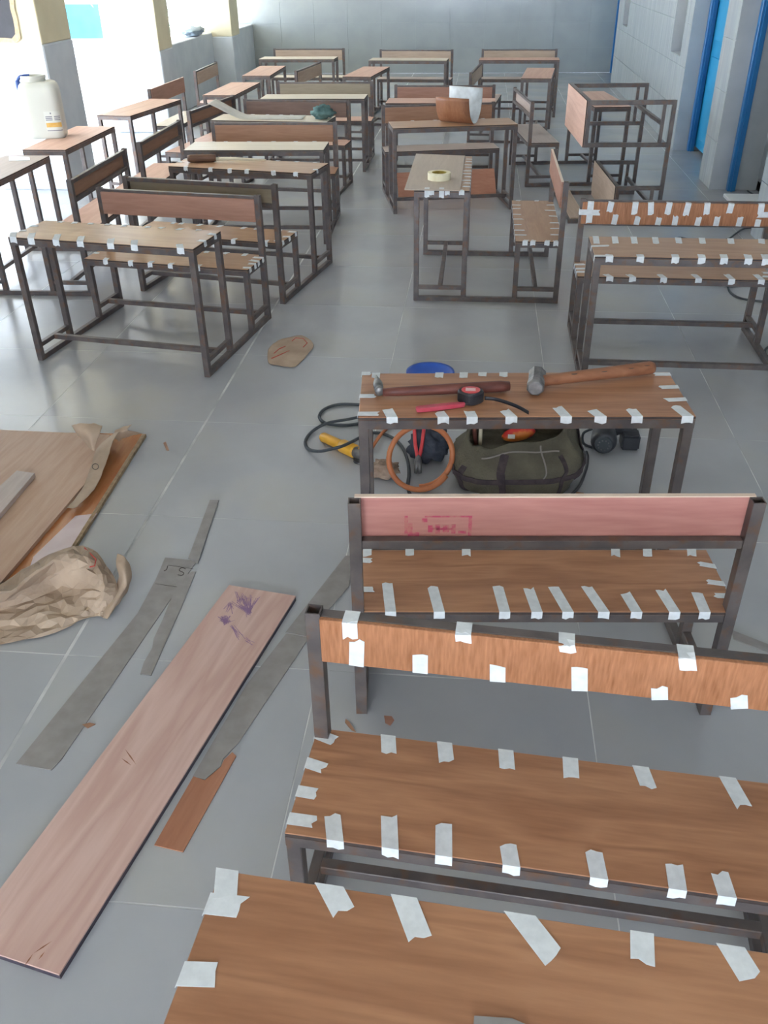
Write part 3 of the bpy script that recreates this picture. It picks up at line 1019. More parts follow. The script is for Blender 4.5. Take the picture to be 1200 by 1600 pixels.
# leaning red brown board under desk I
zt = 0.222
q = [P(623, 313), P(776, 308), P(772, 263, zt), P(620, 270, zt)]
nrm = (q[1]-q[0]).cross(q[3]-q[0]).normalized()
c = sum(q, Vector())/4
mb = MB().prism([p-c for p in q], nrm*-0.012)
o = thing('plywood_board', mb, wood('red_brown_board', rgb(176, 120, 94), rgb(190, 136, 110), 0.5, 0.3), 'red brown board leaning low on the floor under the desk with the curled sheet', 'board')
o.location = c

# jerrycan on desk U
M_can = mat('white_plastic_can', rgb(204, 201, 187), 0.4, rgb(210, 207, 194), 4)
cb = P(76, 214, HD)
root = empty('jerrycan', (cb.x, cb.y, HD+0.001), 'white plastic jerrycan with a blue cap strap on a desk', 'jerrycan', rz=R(14))
AW, AD = 0.150, 0.105


def can_pt(a, h, off=0.0):
    prof_ = [(0.0, .93), (.02, .985), (.06, 1.0), (.20, 1.0), (.33, 1.0), (.365, .97), (.385, .92), (.40, .83), (.408, .70)]
    s_ = prof_[-1][1]
    for i in range(len(prof_)-1):
        if prof_[i][0] <= h <= prof_[i+1][0]:
            f = (h-prof_[i][0])/(prof_[i+1][0]-prof_[i][0])
            s_ = prof_[i][1]*(1-f)+prof_[i+1][1]*f
            break
    e = 0.42
    ca, sa = cos(a), sin(a)
    x = (abs(ca)**e)*(1 if ca >= 0 else -1)*(AW*s_+off)
    y = (abs(sa)**e)*(1 if sa >= 0 else -1)*(AD*s_+off)
    return Vector((x, y, h))


hs = [0, .01, .02, .04, .06, .12, .20, .26, .30, .33, .35, .365, .375, .385, .393, .40, .404, .408]
mb = MB().loft([[can_pt(2*pi*i/48, h) for i in range(48)] for h in hs])
part('body', mb, M_can, root, smooth=True)
nc = Vector((-0.028, 0, 0))
prof = [(.094, .39), (.092, .425), (.098, .43), (.098, .445), (.088, .448), (.086, .40)]
mb = MB().loft([[nc+Vector((r*cos(2*pi*i/40), r*0.86*sin(2*pi*i/40), z)) for i in range(40)] for r, z in prof], False, True)
part('neck', mb, M_can, root, smooth=True)
M_cap = mat('blue_cap_plastic', rgb(52, 78, 142), 0.45, rgb(62, 90, 152), 20)
pp = [Vector((-0.045, -0.02, .452)), Vector((-0.10, -0.03, .448)), Vector((-0.132, -0.035, .425)), Vector((-0.142, -0.04, .385)), Vector((-0.135, -0.045, .35))]
part('cap_strap', MB().tube(smooth_path(pp, 5), [0.008]*6+[0.012]*6+[0.02]*8+[0.016], 10), M_cap, root, smooth=True)


def can_patch(a0, a1, h0, h1, off=0.0012, n=10, k=4):
    return MB().grid([[can_pt(a0+(a1-a0)*i/n, h0+(h1-h0)*j/k, off) for i in range(n+1)] for j in range(k+1)])


lb = part('label_panel', can_patch(R(-89.6), R(-36), .05, .20), mat('label_paper', rgb(214, 212, 200), 0.5), root)
part('label_orange_band', can_patch(R(-89.3), R(-38), .085, .118, .002), mat('label_orange', rgb(214, 160, 66), 0.5, rgb(222, 178, 96), 30), lb)
part('label_dark_line', can_patch(R(-89.3), R(-38), .058, .064, .002), mat('label_ink', rgb(120, 118, 126), 0.6), lb)
for h in (.135, .147, .159):
    part('label_text_line', can_patch(R(-89), R(-78), h, h+.006, .002), MATS['label_ink'], lb)
    part('label_text_line', can_patch(R(-72), R(-40), h, h+.006, .002), MATS['label_ink'], lb)
part('label_mark', can_patch(R(-82), R(-79), .18, .192, .002), MATS['label_ink'], lb)

# bundle on the window sill
blob('plastic_bag', (-4.36, 14.55, 0.885), 0.13, 0.30, 0.055, mat('grey_blue_plastic', rgb(140, 156, 168), 0.5, rgb(176, 190, 200), 12), 'grey blue plastic bundle on the window sill', 'bag', 0.4, 2.2, 8, fine=0.3)

# tree outside the window
root = empty('tree', (-6.3, 18.4, 0), 'leafy tree outside behind the window sill', 'tree')
part('trunk', MB().tube([(0, 0, 0), (0.05, 0, 1.0), (-0.05, 0, 2.2)], [0.12, 0.09, 0.05], 10), mat('tree_bark', rgb(120, 104, 90), 0.9, rgb(140, 122, 106), 20), root, smooth=True)
rl = random.Random(5)
mb = MB()
for i in range(420):
    p = Vector((rl.gauss(0, .4), rl.gauss(0, .4), 1.05+rl.gauss(0, .35)))
    dr = Vector((rl.gauss(0, 1), rl.gauss(0, 1), rl.gauss(0, 1))).normalized()
    sd_ = dr.cross(Vector((rl.random(), rl.random(), 1))).normalized()*0.035
    vv = [mb.bm.verts.new(q) for q in (p, p+dr*0.07+sd_, p+dr*0.16, p+dr*0.07-sd_)]
    mb.bm.faces.new(vv)
lo = part('leaves', mb, mat('leaf_green', rgb(96, 132, 120), 0.6, rgb(124, 156, 140), 5), root)
lo['kind'] = 'stuff'

# ------------------------------------------------------------------ tools on and behind the hammer desk
ZT = HD+0.002
W_hd = wood('red_brown_handle', rgb(92, 50, 42), rgb(122, 72, 60), 0.5, 0.4)
W_hd2 = wood('worn_brown_handle', rgb(132, 84, 58), rgb(158, 106, 76), 0.5, 0.4)
M_iron = mat('worn_iron', rgb(96, 94, 94), 0.45, rgb(140, 136, 132), 25, metal=0.6, bump=0.2)

# claw-less cross peen hammer
hp = P(592, 612, ZT)
root = empty('hammer', hp, 'hammer with dark red handle beside the tape measure', 'hammer', 'hammers on the desk')
a = P(598, 613, ZT+.022)-hp
b = P(796, 603, ZT+.020)-hp
dr = (b-a).normalized()
mb = MB().tube([a, a+dr*.05, a+dr*.15, a.lerp(b, .6), a.lerp(b, .93), b], [.013, .015, .0165, .018, .019, .015], 14)
part('handle', mb, W_hd, root, smooth=True)
sdv = Vector((dr.y, -dr.x, 0))
sl = Vector((0, 0, 0.022))
pk = sdv*1.0
rings = []
for f, w_, h_ in [(-.062, .004, .011), (-.04, .010, .013), (-.014, .016, .016), (.016, .016, .016), (.024, .011, .012), (.036, .015, .016), (.046, .015, .016), (.05, .012, .013)]:
    cc = pk*f+sl-dr*0.002
    rings.append([cc+dr*(w_*cos(2*pi*i/16))+Vector((0, 0, 1))*(h_*sin(2*pi*i/16)) for i in range(16)])
part('hammer_head', MB().loft(rings), M_iron, root, smooth=True)

# sledge hammer
hp = P(826, 603, ZT)
root = empty('sledge_hammer', hp, 'sledge hammer with thick worn brown handle on the desk', 'hammer', 'hammers on the desk')
a = P(838, 596, ZT+.030)-hp
b = P(1021, 574, ZT+.026)-hp
dr = (b-a).normalized()
mb = MB().tube([a, a+dr*.02, a.lerp(b, .3), a.lerp(b, .7), a.lerp(b, .97), b], [.018, .0185, .0195, .021, .022, .018], 16)
hd = part('handle', mb, W_hd2, root, smooth=True)
for f, n_ in ((.30, 3), (.55, 2), (.78, 4), (.92, 3)):
    c = a.lerp(b, f)
    u_ = Vector((0, 0, 1))
    s2 = dr.cross(u_).normalized()
    ang = R(40+37*n_)
    off = (u_*sin(ang)+s2*cos(ang)*-1)
    off = (u_*0.7+s2*(0.5 if n_ % 2 else 0.7)).normalized()
    part('dark_knot', MB().loft([[c+off*.0208+dr*(.011*k_*cos(2*pi*i/12))+s2*(.006*k_*sin(2*pi*i/12))-u_*0.0004*k_ for i in range(12)] for k_ in (1.0, .5)], False, True), M_edge, hd)
sdv = Vector((dr.y, -dr.x, 0)).normalized()
cc0 = (a+dr*0.0)
cc0.z = 0.033
rings = []
for f, s_ in [(-.062, .80), (-.054, 1.0), (-.028, .97), (-.01, .9), (.01, .9), (.028, .97), (.054, 1.0), (.062, .80)]:
    c = cc0+(sdv*0.9-dr*0.45).normalized()*f
    q = dr*0.9+sdv*0.45
    rings.append([c+q*(.030*s_*cos(2*pi*i/8+pi/8))+Vector((0, 0, .030*s_*sin(2*pi*i/8+pi/8))) for i in range(8)])
part('hammer_head', MB().loft(rings), M_iron, root, bevel=0.001)

# tape measure
c = P(735, 627, ZT)
root = empty('tape_measure', c, 'black tape measure with a red face on the desk', 'tape measure')
M_redf = mat('red_plastic', rgb(206, 62, 66), 0.4, rgb(214, 76, 78), 20)
rings = []
for z, s_ in ((0, .92), (.004, 1.0), (.034, 1.0), (.040, .9)):
    rings.append([(.040*s_*cos(t)*(1+.06*cos(4*t)), .034*s_*sin(t)*(1+.06*cos(4*t)), z) for t in [2*pi*i/36 for i in range(36)]])
bd = part('case', MB().loft(rings), M_black, root, smooth=False)
part('red_face', MB().loft([[(.030*cos(2*pi*i/30), .026*sin(2*pi*i/30), z) for i in range(30)] for z in (.039, .0415)]), M_redf, bd)
for k_ in (-1, 0, 1):
    part('face_lettering', MB().box(-.017, .015, k_*.009-.0016, k_*.009+.0016, .0412, .0420), mat('label_white', rgb(232, 226, 220), 0.5), bd)
pts = [P(x, y, ZT+.012)-c for x, y in ((757, 622), (775, 624), (795, 630), (812, 637), (826, 645))]
o = ribbon('blade', pts, 0.006, M_black, root, 0.0015, Vector((0, 0, 1)))

# red cutter knife
a, b = P(650, 643, ZT), P(738, 634, ZT)
root = empty('utility_knife', a, 'red handled cutter knife on the desk', 'knife')
b = b-a
dr = b.normalized()
s2 = Vector((-dr.y, dr.x, 0))
out = [(-.0, -.010), (.01, -.013), (.05, -.011), (.15, -.008), (.16, -.004), (.16, .006), (.12, .009), (.05, .010), (.015, .012), (.0, .008)]
part('handle', MB().prism([dr*x+s2*y+Vector((0, 0, .015)) for x, y in out], (0, 0, -.015)), mat('knife_red', rgb(190, 66, 82), 0.4, rgb(198, 80, 94), 20), root, 0.003)
part('blade', MB().prism([dr*x+s2*y+Vector((0, 0, .009)) for x, y in ((.155, -.003), (.182, -.001), (.190, .005), (.155, .006))], (0, 0, -.001)), M_iron, root)

# blue bowl on the floor behind
c = P(672, 590)
root = empty('bowl', c, 'shallow blue plastic bowl on the floor behind the hammer desk', 'bowl')
prof = [(.02, .004), (.09, .004), (.115, .03), (.128, .036), (.128, .030), (.118, .024), (.093, 0.0), (.02, 0.0)]
mb = MB().loft([[(r*cos(2*pi*i/48), r*sin(2*pi*i/48), z) for i in range(48)] for r, z in prof], True, True)
part('bowl_shell', mb, mat('blue_plastic', rgb(34, 82, 176), 0.35, rgb(40, 92, 188), 10), root, smooth=True)

# tool bag
cb = P(806, 748)
BW, BD, BH = 0.265, 0.15, 0.27
root = empty('tool_bag', (cb.x, cb.y, 0.001), 'dark olive canvas tool bag on the floor behind the hammer desk', 'bag', rz=R(4))
M_canvas = mat('olive_canvas', rgb(84, 78, 64), 0.9, rgb(106, 98, 80), 9, bump=0.5, bscale=120)
M_web = mat('maroon_webbing', rgb(62, 50, 52), 0.85, rgb(78, 64, 64), 40)


def bag_pt(a, h, off=0.0):
    wv = 1+0.10*noise.noise(Vector((cos(a)*1.6, sin(a)*1.6, h*2.5)))+0.05*noise.noise(Vector((cos(a)*5, sin(a)*5, h*7)))
    pr = 0.90+0.16*sin(pi*min(1, h*1.15))-0.26*max(0, h-0.55)
    e = 0.62
    ca, sa = cos(a), sin(a)
    sw_ = 1-0.45*max(0, h-0.5)
    x = abs(ca)**e*(1 if ca > 0 else -1)*(BW*pr*wv+off)
    y = abs(sa)**e*(1 if sa > 0 else -1)*(BD*pr*wv*sw_+off)
    z = BH*h*(1+0.10*noise.noise(Vector((cos(a)*2, sin(a)*2, 9)))*h - 0.16*h*max(0, -cos(a)) - 0.22*h*max(0, cos(a-R(-118)))**2)
    return Vector((x, y, z))


rows = [[bag_pt(2*pi*i/64, h) for i in range(64)] for h in [0, .02, .06, .12, .2, .3, .4, .5, .6, .7, .8, .88, .95, 1.0]]
inn = [[bag_pt(2*pi*i/64, h)-Vector((bag_pt(2*pi*i/64, h).x*.06, bag_pt(2*pi*i/64, h).y*.1, 0)) for i in range(64)] for h in (1.0, .9, .8, .7)]
for p_ in inn[-1]:
    p_.z = 0.157
for p_ in inn[-2]:
    p_.z = max(0.159, min(p_.z, 0.175))
part('bag_body', MB().loft(rows+inn, True, True), M_canvas, root, smooth=True)
band = lambda path, wd_, off: MB().loft([[bag_pt(a+da, h+dh, off) for (da, dh) in ((-wd_, 0), (-wd_, 0.0), (wd_, 0), (wd_, 0))] for a, h in path], False, False)


def strap(name, path, half, off=0.004, m=M_web):
    """band lying on the bag surface along (angle, height)"""
    rows = []
    pts = [bag_pt(a, h, off) for a, h in path]
    for i, (a, h) in enumerate(path):
        t = (pts[min(i+1, len(pts)-1)]-pts[max(i-1, 0)]).normalized()
        n_ = (bag_pt(a, h, off+0.02)-bag_pt(a, h, off)).normalized()
        s_ = t.cross(n_).normalized()
        rows.append([pts[i]-s_*half, pts[i]+s_*half])
    o = part(name, MB().grid(rows), m, root)
    solid(o, 0.003, 0)


lerp = lambda a, b, t: a+(b-a)*t
strap('strap', [(R(-98), lerp(.02, .80, i/14)) for i in range(15)], 0.017)
strap('strap', [(R(-62), lerp(.02, .72, i/14)) for i in range(15)], 0.010)
strap('strap', [(R(-142), lerp(.02, .55, i/14)) for i in range(15)], 0.014)
strap('strap', [(R(lerp(-165, -25, i/24)), .44-.16*sin(pi*i/24)) for i in range(25)], 0.012)
strap('strap', [(R(lerp(-40, 30, i/16)), .25+.6*sin(pi*.5*i/16)) for i in range(17)], 0.016)
strap('zip_seam', [(R(lerp(-120, -60, i/20)), .78+.05*sin(pi*i/20)) for i in range(21)], 0.003, 0.004, M_lamback)
strap('zip_seam', [(R(-80), lerp(.35, .95, i/12)) for i in range(13)], 0.003, 0.004, M_lamback)

# things sticking out of the bag
def inbag(px, py, v):
    return PV(px, py, v)


c = P(810, 678, 0.194)
mb = MB()
rows = []
for i in range(13):
    f = i/12
    h_ = 0.028*sin(pi*f)**0.5+0.004
    rows.append([Vector(((f-.5)*.14, h_*cos(2*pi*j/16)*.9, h_*sin(2*pi*j/16)+.03*(f-.5))) for j in range(16)])
root2 = empty('packet', c, 'red and orange plastic packet in the mouth of the tool bag', 'packet')
part('wrapper', MB().loft(rows), mat('packet_red', rgb(206, 44, 44), 0.35, rgb(226, 128, 52), 9, lo=0.48, hi=0.56), root2, smooth=True)
part('label_patch', MB().box(-.045, -.015, -.034, -.030, -.006, .012), MATS['label_white'], root2)
for n_, (x0, y0, x1, y1, nm, lab, m_, r_) in enumerate([(752, 648, 750, 700, 'wooden_stick', 'pale wooden stick standing in the tool bag', MATS['pale_stick'], .008), (739, 650, 744, 700, 'file_tool', 'reddish tool handle standing in the tool bag', W_hd, .009)]):
    a, b = PV(x0, y0, cb.y+.03), PV(x1, y1, cb.y+.0)
    b = a.lerp(b, (a.z-0.159)/(a.z-b.z))
    r_ = MB().tube([a, a.lerp(b, .1), b], [r_*.8, r_, r_], 10)
    thing(nm, r_, m_, lab, 'tool', smooth=True)

# orange hose loop leaning on the bag
c0 = P(655, 766)
M_hose = mat('orange_hose', rgb(182, 104, 60), 0.5, rgb(196, 120, 74), 12)
pts = []
lean = Vector((0.02, 0.36, 0.93)).normalized()
hx = CR.copy()
hx.z = 0
hx.normalize()
rh = 0.132
for i in range(46):
    t = -pi/2+2*pi*1.16*i/45
    pts.append(Vector((c0.x, c0.y, 0.0175))+lean*rh+hx*(rh*cos(t))+lean*(rh*sin(t))+Vector((0, -0.028*i/45, 0)))
tail = [pts[-1]+Vector((0.02, -0.01, -.05)), pts[-1]+Vector((-.02, .02, -.10))]
thing('hose', MB().tube(pts, 0.0115, 12), M_hose, 'orange rubber hose coiled in a loop against the tool bag', 'hose', smooth=True)

# grey cables on the floor
zc = 0.008


def cable(name, pxs, r, m, label, cat='cable', z=None, group=None):
    pts = []
    for q in pxs:
        zz = q[2] if len(q) > 2 else r+0.0005
        p = P(q[0], q[1], zz)
        pts.append(p)
    mb = MB().tube(smooth_path(pts, 6), r, 8)
    return thing(name, mb, m, label, cat, group, smooth=True)


cable('power_cable', [(612, 640), (585, 634), (560, 632), (528, 632), (506, 640), (499, 652), (512, 662), (545, 664), (575, 658), (590, 650, .012), (575, 649, .024), (545, 655, .024), (512, 661, .024), (488, 674, .012), (477, 690), (483, 702, .010), (500, 705, .030), (520, 701, .072), (535, 697, .084), (550, 690, .070), (566, 682, .024), (586, 676), (610, 682), (628, 698), (637, 720), (639, 742), (637, 760), (642, 774), (656, 781), (672, 786)],
      0.0075, M_rubber, 'grey power cable looped on the floor by the yellow grinder')
cable('power_cable', [(680, 788), (720, 791), (800, 795), (866, 788), (900, 766), (914, 738), (918, 716), (916, 706, .012)], 0.007, M_black, 'black cable lying along the foot of the tool bag')
cable('hose', [(579, 704), (583, 697, .014), (590, 686, .026), (597, 677, .0245), (606, 668, .014), (612, 660)], 0.008, M_hose, 'short orange hose end beside the yellow grinder')

# yellow grinder
a, b = P(503, 682, .024), P(556, 706, .034)
root = empty('angle_grinder', P(530, 693), 'yellow angle grinder lying on the floor left of the tool bag', 'power tool')
o0 = Vector(root.location)
a, b = a-o0, b-o0
dr = (b-a).normalized()
M_yel = mat('yellow_plastic', rgb(218, 158, 44), 0.45, rgb(226, 168, 58), 20)
part('handle', MB().tube([a, a+dr*.012, a.lerp(b, .5), a.lerp(b, .6)], [.017, .023, .023, .026], 16), M_yel, root, smooth=True)
part('motor_housing', MB().tube([a.lerp(b, .58), a.lerp(b, .62), a.lerp(b, .95), b], [.024, .031, .032, .026], 16), M_yel, root, smooth=True)
part('gear_head', MB().tube([b-dr*.005, b+dr*.02, b+dr*.05, b+dr*.06], [.026, .027, .022, .014], 14), M_iron, root, smooth=True)
s2 = dr.cross(Vector((0, 0, 1))).normalized()
part('disc_guard', MB().tube([b+dr*.035-Vector((0, 0, .034)), b+dr*.035-Vector((0, 0, .026))], [.036, .036], 20), M_iron, root)
part('side_handle', MB().tube([b+dr*.03+Vector((0, 0, .02)), b+dr*.02-s2*.03+Vector((0, 0, .05)), b+dr*.01-s2*.07+Vector((0, 0, .07))], [.010, .013, .011], 12), M_yel, root, smooth=True)

# rag and pliers
c = P(598, 742)
blob('rag', (c.x, c.y, 0), 0.062, 0.05, 0.03, mat('brown_rag', rgb(140, 116, 98), 0.95, rgb(176, 152, 132), 16, bump=0.6), 'crumpled brown rag on the floor by the orange hose', 'rag', 0.5, 2.8, 2, fine=0.4)
c = P(671, 716)
blob('cloth_bundle', (c.x, c.y, 0), 0.085, 0.075, 0.07, mat('dark_navy_cloth', rgb(52, 56, 66), 0.9, rgb(74, 78, 88), 14, bump=0.5), 'dark cloth bundle on the floor between hose and tool bag', 'cloth', 0.4, 2.4, 4, fine=0.3)
root = empty('pliers', P(653, 742), 'pliers with red handles leaning on the dark cloth bundle', 'pliers')
o0 = Vector(root.location)
tp = PV(655, 664, o0.y+0.13)-o0
ft = Vector((0, 0, .008))
j_ = ft.lerp(tp, .34)
for sg in (-1, 1):
    e = tp+CR*(.022*sg)
    part('handle', MB().tube(smooth_path([j_+CR*(.004*sg), j_.lerp(e, .4)+CR*(.006*sg), e], 5), 0.008, 10), M_redf, root, smooth=True)
    e = ft+CR*(.010*sg)
    part('jaw', MB().tube([j_+(tp-ft)*.04, j_, j_.lerp(e, .4), e], [.008, .012, .013, .006], 8), M_iron, root, smooth=True)

# black drill behind the desk leg
c = P(942, 712)
root = empty('power_drill', c, 'black power drill with round vented end on the floor right of the tool bag', 'power tool')
zc_ = 0.062
dv = Vector((-.12, -1, -.05)).normalized()
cc = Vector((0, 0.03, zc_))
bdy = part('motor_housing', MB().tube([cc-dv*.14, cc-dv*.12, cc-dv*.03, cc+dv*.01, cc+dv*.03, cc+dv*.034], [.030, .046, .056, .058, .050, .040], 22), M_black, root, smooth=True)
part('end_cap', MB().tube([cc+dv*.03, cc+dv*.045], [.042, .036], 20), M_rubber, bdy)
s2 = dv.cross(Vector((0, 0, 1))).normalized()
u2 = s2.cross(dv)
for i in range(10):
    t = 2*pi*i/10
    e = cc+dv*.043+(s2*cos(t)+u2*sin(t))*.024
    part('vent_slot', MB().tube([e, e+dv*.004], [.004, .003], 6), M_iron, bdy)
part('grip', MB().tube(smooth_path([cc+Vector((.03, .06, .0)), cc+Vector((.08, .09, .01)), cc+Vector((.13, .10, -.005))], 4), 0.022, 12), M_black, root, smooth=True)
part('battery_box', MB().box(.085, .165, .05, .14, .002, .075), M_black, root, 0.008, seg=2)
part('strap_loop', MB().tube(smooth_path([cc+Vector((-.05, .05, .03)), cc+Vector((-.085, .06, .0)), cc+Vector((-.08, .05, -.045)), cc+Vector((-.04, .03, -.055))], 5), 0.006, 8), M_rubber, root, smooth=True)

# ------------------------------------------------------------------ floor: plank, strips, sheets, paper
zp = 0.021
pl = [P(358, 914, zp), P(462, 931, zp), P(92, 1522, zp), P(-62, 1471, zp)]
root = local_slab('plank', pl, 0.006, W_plank, 'long peach coloured plywood plank with purple scribbles on the floor', 'plank', axis=(1, 2))
inv = (Matrix.Translation(root.location) @ Matrix.Rotation(root.rotation_euler.z, 4, 'Z')).inverted()
part('dark_edge_band', MB().prism([inv @ (p-Vector((0, 0, .006))) for p in pl], (0, 0, -.0145)), mat('dark_purple_edge', rgb(52, 44, 56), 0.5, rgb(66, 56, 66), 30), root)
M_ink = mat('purple_ink', rgb(150, 116, 146), 0.7)
mb = MB()
ri_ = random.Random(11)
for (cx_, cy_, n_, s_, a0_, a1_) in [(389, 957, 60, 32, -150, -60), (352, 973, 60, 15, -170, -10), (360, 945, 14, 18, 60, 140), (375, 940, 16, 20, -120, -20), (362, 980, 10, 30, 40, 75), (385, 1000, 6, 14, 20, 60)]:
    for i in range(n_):
        a = R(a0_+(a1_-a0_)*ri_.random())
        l1 = s_*(0.25+0.85*ri_.random())
        p0 = inv @ P(cx_+ri_.gauss(0, 2.2), cy_+ri_.gauss(0, 2.2), zp)
        p1 = inv @ P(cx_+l1*cos(a), cy_+l1*sin(a)*.8, zp)
        t = (p1-p0).normalized()
        s2 = Vector((-t.y, t.x, 0))*0.0007
        p0.z = p1.z = p0.z+0.0003+0.000012*len(mb.bm.faces)
        mb.bm.faces.new([mb.bm.verts.new(q) for q in (p0-s2, p0+s2, p1+s2, p1-s2)])
o = part('ink_scribble', mb, M_ink, root)
mb = MB()
for x0, y0, x1, y1 in [(38, 1510, 52, 1490), (52, 1490, 82, 1470), (60, 1500, 70, 1487), (195, 1170, 213, 1195), (190, 1185, 205, 1196)]:
    p0, p1 = inv @ P(x0, y0, zp), inv @ P(x1, y1, zp)
    t = (p1-p0).normalized()
    s2 = Vector((-t.y, t.x, 0))*0.002
    p0.z = p1.z = p0.z+0.0004
    mb.bm.faces.new([mb.bm.verts.new(q) for q in (p0, p0.lerp(p1, .5)+s2, p1, p0.lerp(p1, .5)-s2)])
part('split_mark', mb, W_hd2, root)

LG = 'laminate offcuts on the floor'


def flat(name, pxs, z, thick, m, label, cat='laminate strip', axis=(0, 1), group=LG):
    return local_slab(name, [P(x, y, z) for x, y in pxs], thick, m, label, cat, group, axis)


st = flat('laminate_offcut', [(25, 1193), (80, 1203), (96, 1186), (302, 884), (309, 876), (258, 871), (243, 906), (215, 958)], .0035, .003, M_lamgrey, 'long grey laminate offcut with a dark letter mark on its end', axis=(2, 3))
iv = (Matrix.Translation(st.location) @ Matrix.Rotation(st.rotation_euler.z, 4, 'Z')).inverted()
mk = [(290, 889), (284, 887), (280, 891), (287, 895), (284, 899), (278, 898)]
q = [iv @ P(x, y, .0045) for x, y in mk]
part('letter_mark', MB().tube(smooth_path(q, 4), 0.0012, 6), M_edge, st)
part('letter_mark', MB().tube(smooth_path([iv @ P(x, y, .0045) for x, y in ((262, 884), (260, 890), (256, 892))], 4), 0.0012, 6), M_edge, st)
for a, b in (((243, 912), (276, 917)), ((263, 883), (302, 889))):
    part('fold_line', MB().tube([iv @ P(*a, .0037), iv @ P(*b, .0037)], 0.0008, 5), M_edge, st)
flat('laminate_offcut', [(328, 781), (342, 781), (309, 880), (294, 872)], .007, .003, M_lamgrey, 'narrow grey laminate strip standing out beyond the letter marked offcut', axis=(1, 2))
flat('laminate_offcut', [(300, 893), (306, 893), (284, 947), (236, 1055), (219, 1053), (225, 1034), (238, 1012), (240, 998), (254, 968), (262, 948), (280, 905)], .0034, .0028, M_lamgrey, 'thin grey laminate sliver with a ragged edge beside the plank', axis=(2, 3))
flat('laminate_offcut', [(301, 1213), (320, 1218), (345, 1197), (348, 1186), (373, 1160), (497, 975), (447, 990), (385, 1070)], .0035, .003, M_lamgrey, 'long grey laminate offcut between the plank and the brown piece', axis=(4, 5))
flat('laminate_offcut', [(446, 988), (477, 994), (545, 916), (556, 868), (540, 868)], .007, .003, M_lamgrey, 'short grey laminate offcut lying across another one next to the bench post', axis=(1, 2))
flat('laminate_offcut', [(241, 1320), (286, 1331), (369, 1181), (363, 1175), (350, 1187), (345, 1198), (320, 1219), (302, 1213)], .004, .003, wood('brown_offcut', rgb(160, 104, 76), rgb(176, 122, 92), 0.5, 0.3), 'brown laminate offcut with a notched end on the floor', axis=(1, 2))
flat('laminate_offcut', [(1143, 984), (1230, 1018), (1230, 1030), (1146, 998)], .0035, .003, M_lamgrey, 'grey laminate strip on the floor behind the rose board')
flat('wood_chip', [(600, 1118), (612, 1119), (616, 1125), (610, 1133), (602, 1129)], .004, .003, W_red, 'small red brown chip under the taped backrest', 'chip', group='wood chips on the floor')
flat('wood_chip', [(540, 1123), (546, 1128), (556, 1143), (549, 1140), (539, 1128)], .004, .003, W_brown, 'thin brown splinter beside the bench post', 'chip', group='wood chips on the floor')
flat('wood_chip', [(128, 1132), (140, 1129), (149, 1131), (137, 1137)], .004, .003, W_brown, 'tiny splinter between plank and long offcut', 'chip', group='wood chips on the floor')
flat('wood_chip', [(255, 692), (259, 690), (264, 703), (260, 703)], .004, .003, W_brown, 'tiny splinter beside the wrapped laminate sheet', 'chip', group='wood chips on the floor')
flat('wood_chip', [(898, 768), (912, 770), (915, 776), (905, 775)], .004, .003, W_brown, 'tiny brown chip at the end of the tool bag', 'chip', group='wood chips on the floor')
local_slab('laminate_offcut', [P(x, y, HD+.003) for x, y in ((741, 1587), (800, 1591), (826, 1602), (832, 1660), (735, 1660))], .003, M_lamgrey, 'grey offcut lying on the taped desk top', 'laminate strip')

# lower laminate sheet, upper board, wooden batten
lo_ = [P(228, 678, .014), P(116, 856, .014), P(45, 952, .014), P(-300, 900, .014), P(-160, 672, .014)]
sh_ = local_slab('laminate_board', lo_, .013, wood('orange_laminate_sheet', rgb(164, 100, 58), rgb(180, 118, 74), 0.25, 0.3), 'orange brown laminate board lying under the wide plywood sheet', 'board', axis=(1, 0))
iv = (Matrix.Translation(sh_.location) @ Matrix.Rotation(sh_.rotation_euler.z, 4, 'Z')).inverted()
fi = [iv @ P(x, y, .0148) for x, y in ((118, 806), (152, 802), (114, 853), (40, 905), (52, 870))]
part('protective_film', MB().prism(fi, (0, 0, -.0007)), mat('lilac_film', rgb(196, 172, 172), 0.25, rgb(206, 184, 184), 8), sh_)
ed = [P(228, 678, .016), P(222, 678, .016), P(110, 856, .016), P(116, 856, .016)]
part('torn_paper_edge', MB().prism([iv @ p for p in ed], (0, 0, -.015)), mat('torn_kraft_edge', rgb(150, 122, 92), 0.9, rgb(176, 150, 116), 40, bump=0.6), sh_)
up = [P(172, 679, .030), P(140, 747, .030), P(-60, 982, .030), P(-400, 930, .030), P(-170, 664, .030)]
local_slab('plywood_sheet', up, .015, wood('tan_ply_sheet', rgb(178, 142, 116), rgb(192, 158, 132), 0.55, 0.35), 'wide tan plywood sheet lying on the floor', 'board', axis=(2, 1))
bt = [P(26, 735, .052), P(54, 739, .052), P(-40, 850, .052), P(-90, 840, .052)]
local_slab('wooden_batten', bt, .0215, W_greyp, 'short grey brown batten on the tan plywood sheet', 'wood', axis=(2, 1), bevel=.001)

